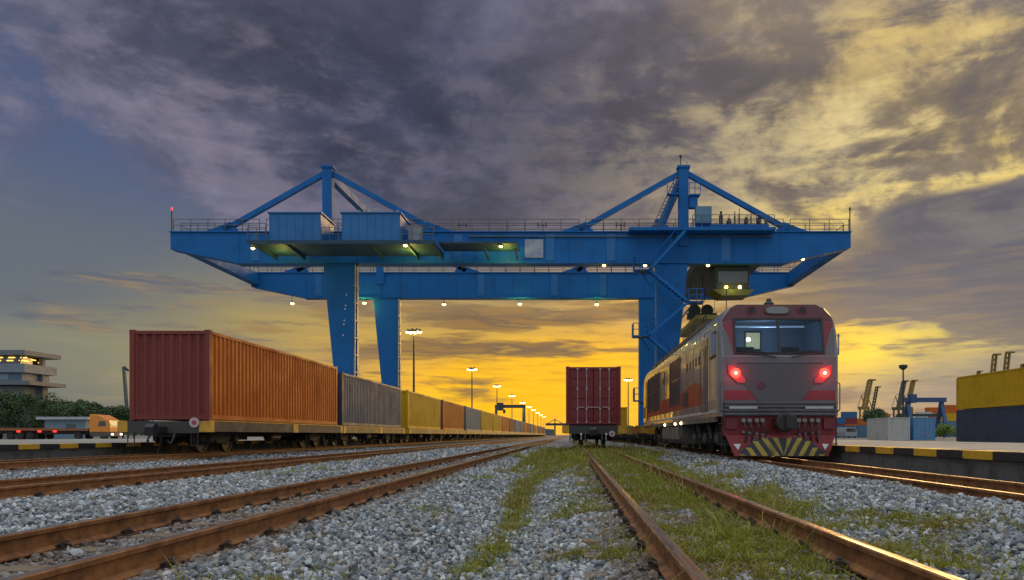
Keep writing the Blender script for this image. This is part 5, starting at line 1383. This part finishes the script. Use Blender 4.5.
for k in range(3):
    m = MB(); m.b2(7.0, 7.05, .1 + k * 1.5, 1.1 + k * 1.5, 11.8 + (k % 2) * .3, 11.95 + (k % 2) * .3); m.build('office_lamp', MATS['office_lamp'], gl_)
    m = MB(); m.b2(-8 + k * 5, -4.6 + k * 5, -.83, -.8, 8.95, 9.8); m.build('window', mat('pale_glass', (.2, .25, .3), .2), t)
for k in range(4):
    m = MB(); m.b2(-8.4 + k * .9, -7.8 + k * .9, -.03, 0, 6.2, 7.4); m.build('window', mat('lit_office', (.8, .7, .3), .5, emit=(.9, .7, .15), estr=.5), t)
m = MB(); m.b2(7.2, 7.8, 3, 3.6, 0, 12.6); m.build('column', TW, t)
m = MB()
for p_, q_ in (((7.2, -1.3, 11.3), (8.1, -1.3, 12.6)),): m.beam(p_, q_, .12)
m.build('brace', TS, t)
t = thing('site_hut', 'small light blue hut with flat white roof behind the flatbed trailer', 'hut', (-66.8, 97, 0))
m = MB(); m.b2(-2.7, 2.7, 0, 4, 0, 2.6); m.build('wall', mat('hut_blue', (.16, .26, .33), .6), t)
m = MB(); m.b2(-3.5, 3.3, -.5, 4.4, 2.603, 2.95); m.build('roof', mat('hut_roof', (.42, .46, .48), .5), t)
m = MB(); m.b2(-1.9, -1.6, -.02, 0, 0, 2.5); m.build('post', TW, t)
m = MB(); m.b2(.1, 1.4, -.03, 0, 1.1, 2.0); m.build('window', GLASS, t)
t_scale = .93
TO = mat('truck_orange', (.80, .26, .012), .35, coat=.4, dirt=.2); TBK = mat('tyre_rubber', (.02, .02, .02), .8)
t = thing('semi_truck', 'bright orange truck cab pulling an empty flatbed trailer with red side lamps', 'truck', (-54.6, 86, 0))
t.scale = (t_scale,) * 3
m = MB(); m.prism([(-1.15, .95), (1.35, .95), (1.35, 1.6), (1.12, 2.45), (.5, 2.85), (-.2, 3.15), (-1.15, 3.2)], -1.2, 1.2, 'y'); cabm = m.build('cab', TO, t, bevel=.08)
m = MB(); m.prism([(1.385, 1.72), (1.165, 2.43), (1.175, 2.43), (1.40, 1.72)], -1.05, 1.05, 'y'); m.build('windscreen', mat('truck_glass', (.16, .30, .28), .12), cabm)
m = MB(); m.prism([(-.1, 1.7), (.95, 1.7), (.8, 2.35), (.1, 2.35)], -1.215, -1.19, 'y'); m.build('side_window', GLASS, cabm)
m = MB(); m.b2(-1.1, 1.5, -1.18, 1.18, .42, .93); m.build('bumper', mat('truck_bumper', (.10, .08, .07), .5), t, bevel=.05)
for yy in (-.9, .9):
    m = MB(); m.b2(1.5, 1.54, yy - .2, yy + .2, .6, .8); m.build('headlight', mat('truck_headlight', (1, .9, .7), .3, emit=(1, .85, .6), estr=4), t)
def tyre(m, x_, y_, r=.5): m.lathe((x_, y_, r), [(r * .55, -.13), (r * .95, -.14), (r, -.1), (r, .1), (r * .95, .14), (r * .55, .13)], 'y', 18)
for xx in (.6, -2.6, -8.6, -9.8, -11.0):
    for yy in (-1.02, 1.02):
        m = MB(); tyre(m, xx, yy); w_ = m.build('wheel', TBK, t); m = MB(); m.lathe((xx, yy + (-.145 if yy < 0 else .145), .5), [(.26, -.01), (.24, .01)], 'y', 12); m.build('rim', STEEL, w_)
m = MB(); m.b2(-12.2, -1.3, -1.22, 1.22, 1.15, 1.42); m.build('flatbed', mat('trailer_rust_orange', (.30, .10, .03), .6), t)
m = MB(); m.b2(-12, 1.0, -.45, .45, .7, 1.13); m.build('chassis', BLACK, t)
for xx in (-5.4, -7.3, -9.9):
    m = MB(); m.b2(xx - .22, xx + .22, -1.26, -1.22, .95, 1.15); m.build('side_lamp', mat('truck_red_lamp', (.8, .03, .02), .4, emit=(1, .03, .02), estr=2.0), t)
t = thing('flatbed_trailer', 'second flatbed trailer parked behind the orange truck at the left edge', 'trailer', (-66.5, 90.5, 0))
m = MB(); m.b2(-9, 3.0, -1.22, 1.22, 1.15, 1.42); m.build('flatbed', mat('trailer_rust_orange', (.30, .10, .03), .6), t)
m = MB(); m.b2(-8.8, 2.8, -.45, .45, .7, 1.13); m.build('chassis', BLACK, t)
for xx in (-6, -4.8, 1.6):
    for yy in (-1.02, 1.02):
        m = MB(); tyre(m, xx, yy); m.build('wheel', TBK, t)
t = thing('mobile_crane_boom', 'thin grey green crane boom leaning beside the rust red container', 'crane', (-88.5, 147, 0))
m = MB(); m.beam((0, 0, 0), (-1.0, 0, 14.2), .5, .5); m.build('boom', mat('boom_grey_green', (.08, .12, .12), .6), t)
m = MB(); m.beam((-1.0, 0, 14.2), (-.1, 0, 13.4), .35, .35); m.build('boom_tip', m_far, t)
m = MB(); m.beam((-.7, 0, 13.0), (.3, 0, .5), .08, .08); m.build('rope', m_far, t)
# parked white van in the right yard and low sheds on the horizon
t = thing('parked_van', 'white van parked between the blue containers right of the locomotive', 'van', (49.3, 130, 0))
m = MB(); m.prism([(-1.1, .3), (1.1, .3), (1.1, 1.0), (.85, 1.85), (-.85, 1.95), (-1.1, 1.1)], 0, 4.4, 'y'); m.build('body', TW, t, bevel=.06)
m = MB(); m.prism([(-.85, 1.15), (.85, 1.15), (.75, 1.75), (-.75, 1.75)], -.02, 0, 'y'); m.build('rear_window', GLASS, t)
for xx in (-.95, .95):
    for yy in (.8, 3.5):
        m = MB(); m.lathe((xx, yy, .34), [(.3, -.1), (.34, -.06), (.34, .06), (.3, .1)], 'x', 14); m.build('wheel', TBK, t)
for k, (u_, Y, w_, h_, lab) in enumerate(((856, 640, 60, 15, 'long grey warehouse on the horizon just right of the locomotive'), (946, 560, 40, 17, 'pale warehouse on the horizon left of the stacked containers'), (596, 900, 60, 9, 'low far shed on the horizon behind the maroon container'), (536, 800, 40, 8, 'low far shed on the horizon at the end of the left train'))):
    t = thing('warehouse', lab, 'warehouse', ((u_ - 572) / 736 * Y, Y, 0))
    m = MB(); m.b2(-w_ / 2, w_ / 2, 0, 20, 0, h_ * .82); m.build('wall', mat('shed_wall', (.12, .12, .12), .7), t)
    m = MB(); m.prism([(-w_ / 2 - .5, h_ * .82), (w_ / 2 + .5, h_ * .82), (0, h_)], -.5, 20.5, 'y'); m.build('roof', mat('shed_roof', (.17, .17, .17), .6), t)
    m = MB(); m.b2(-w_ / 6, w_ / 6, -.1, -.02, .1, h_ * .6); m.build('door', mat('shed_door', (.06, .06, .065), .6), t)
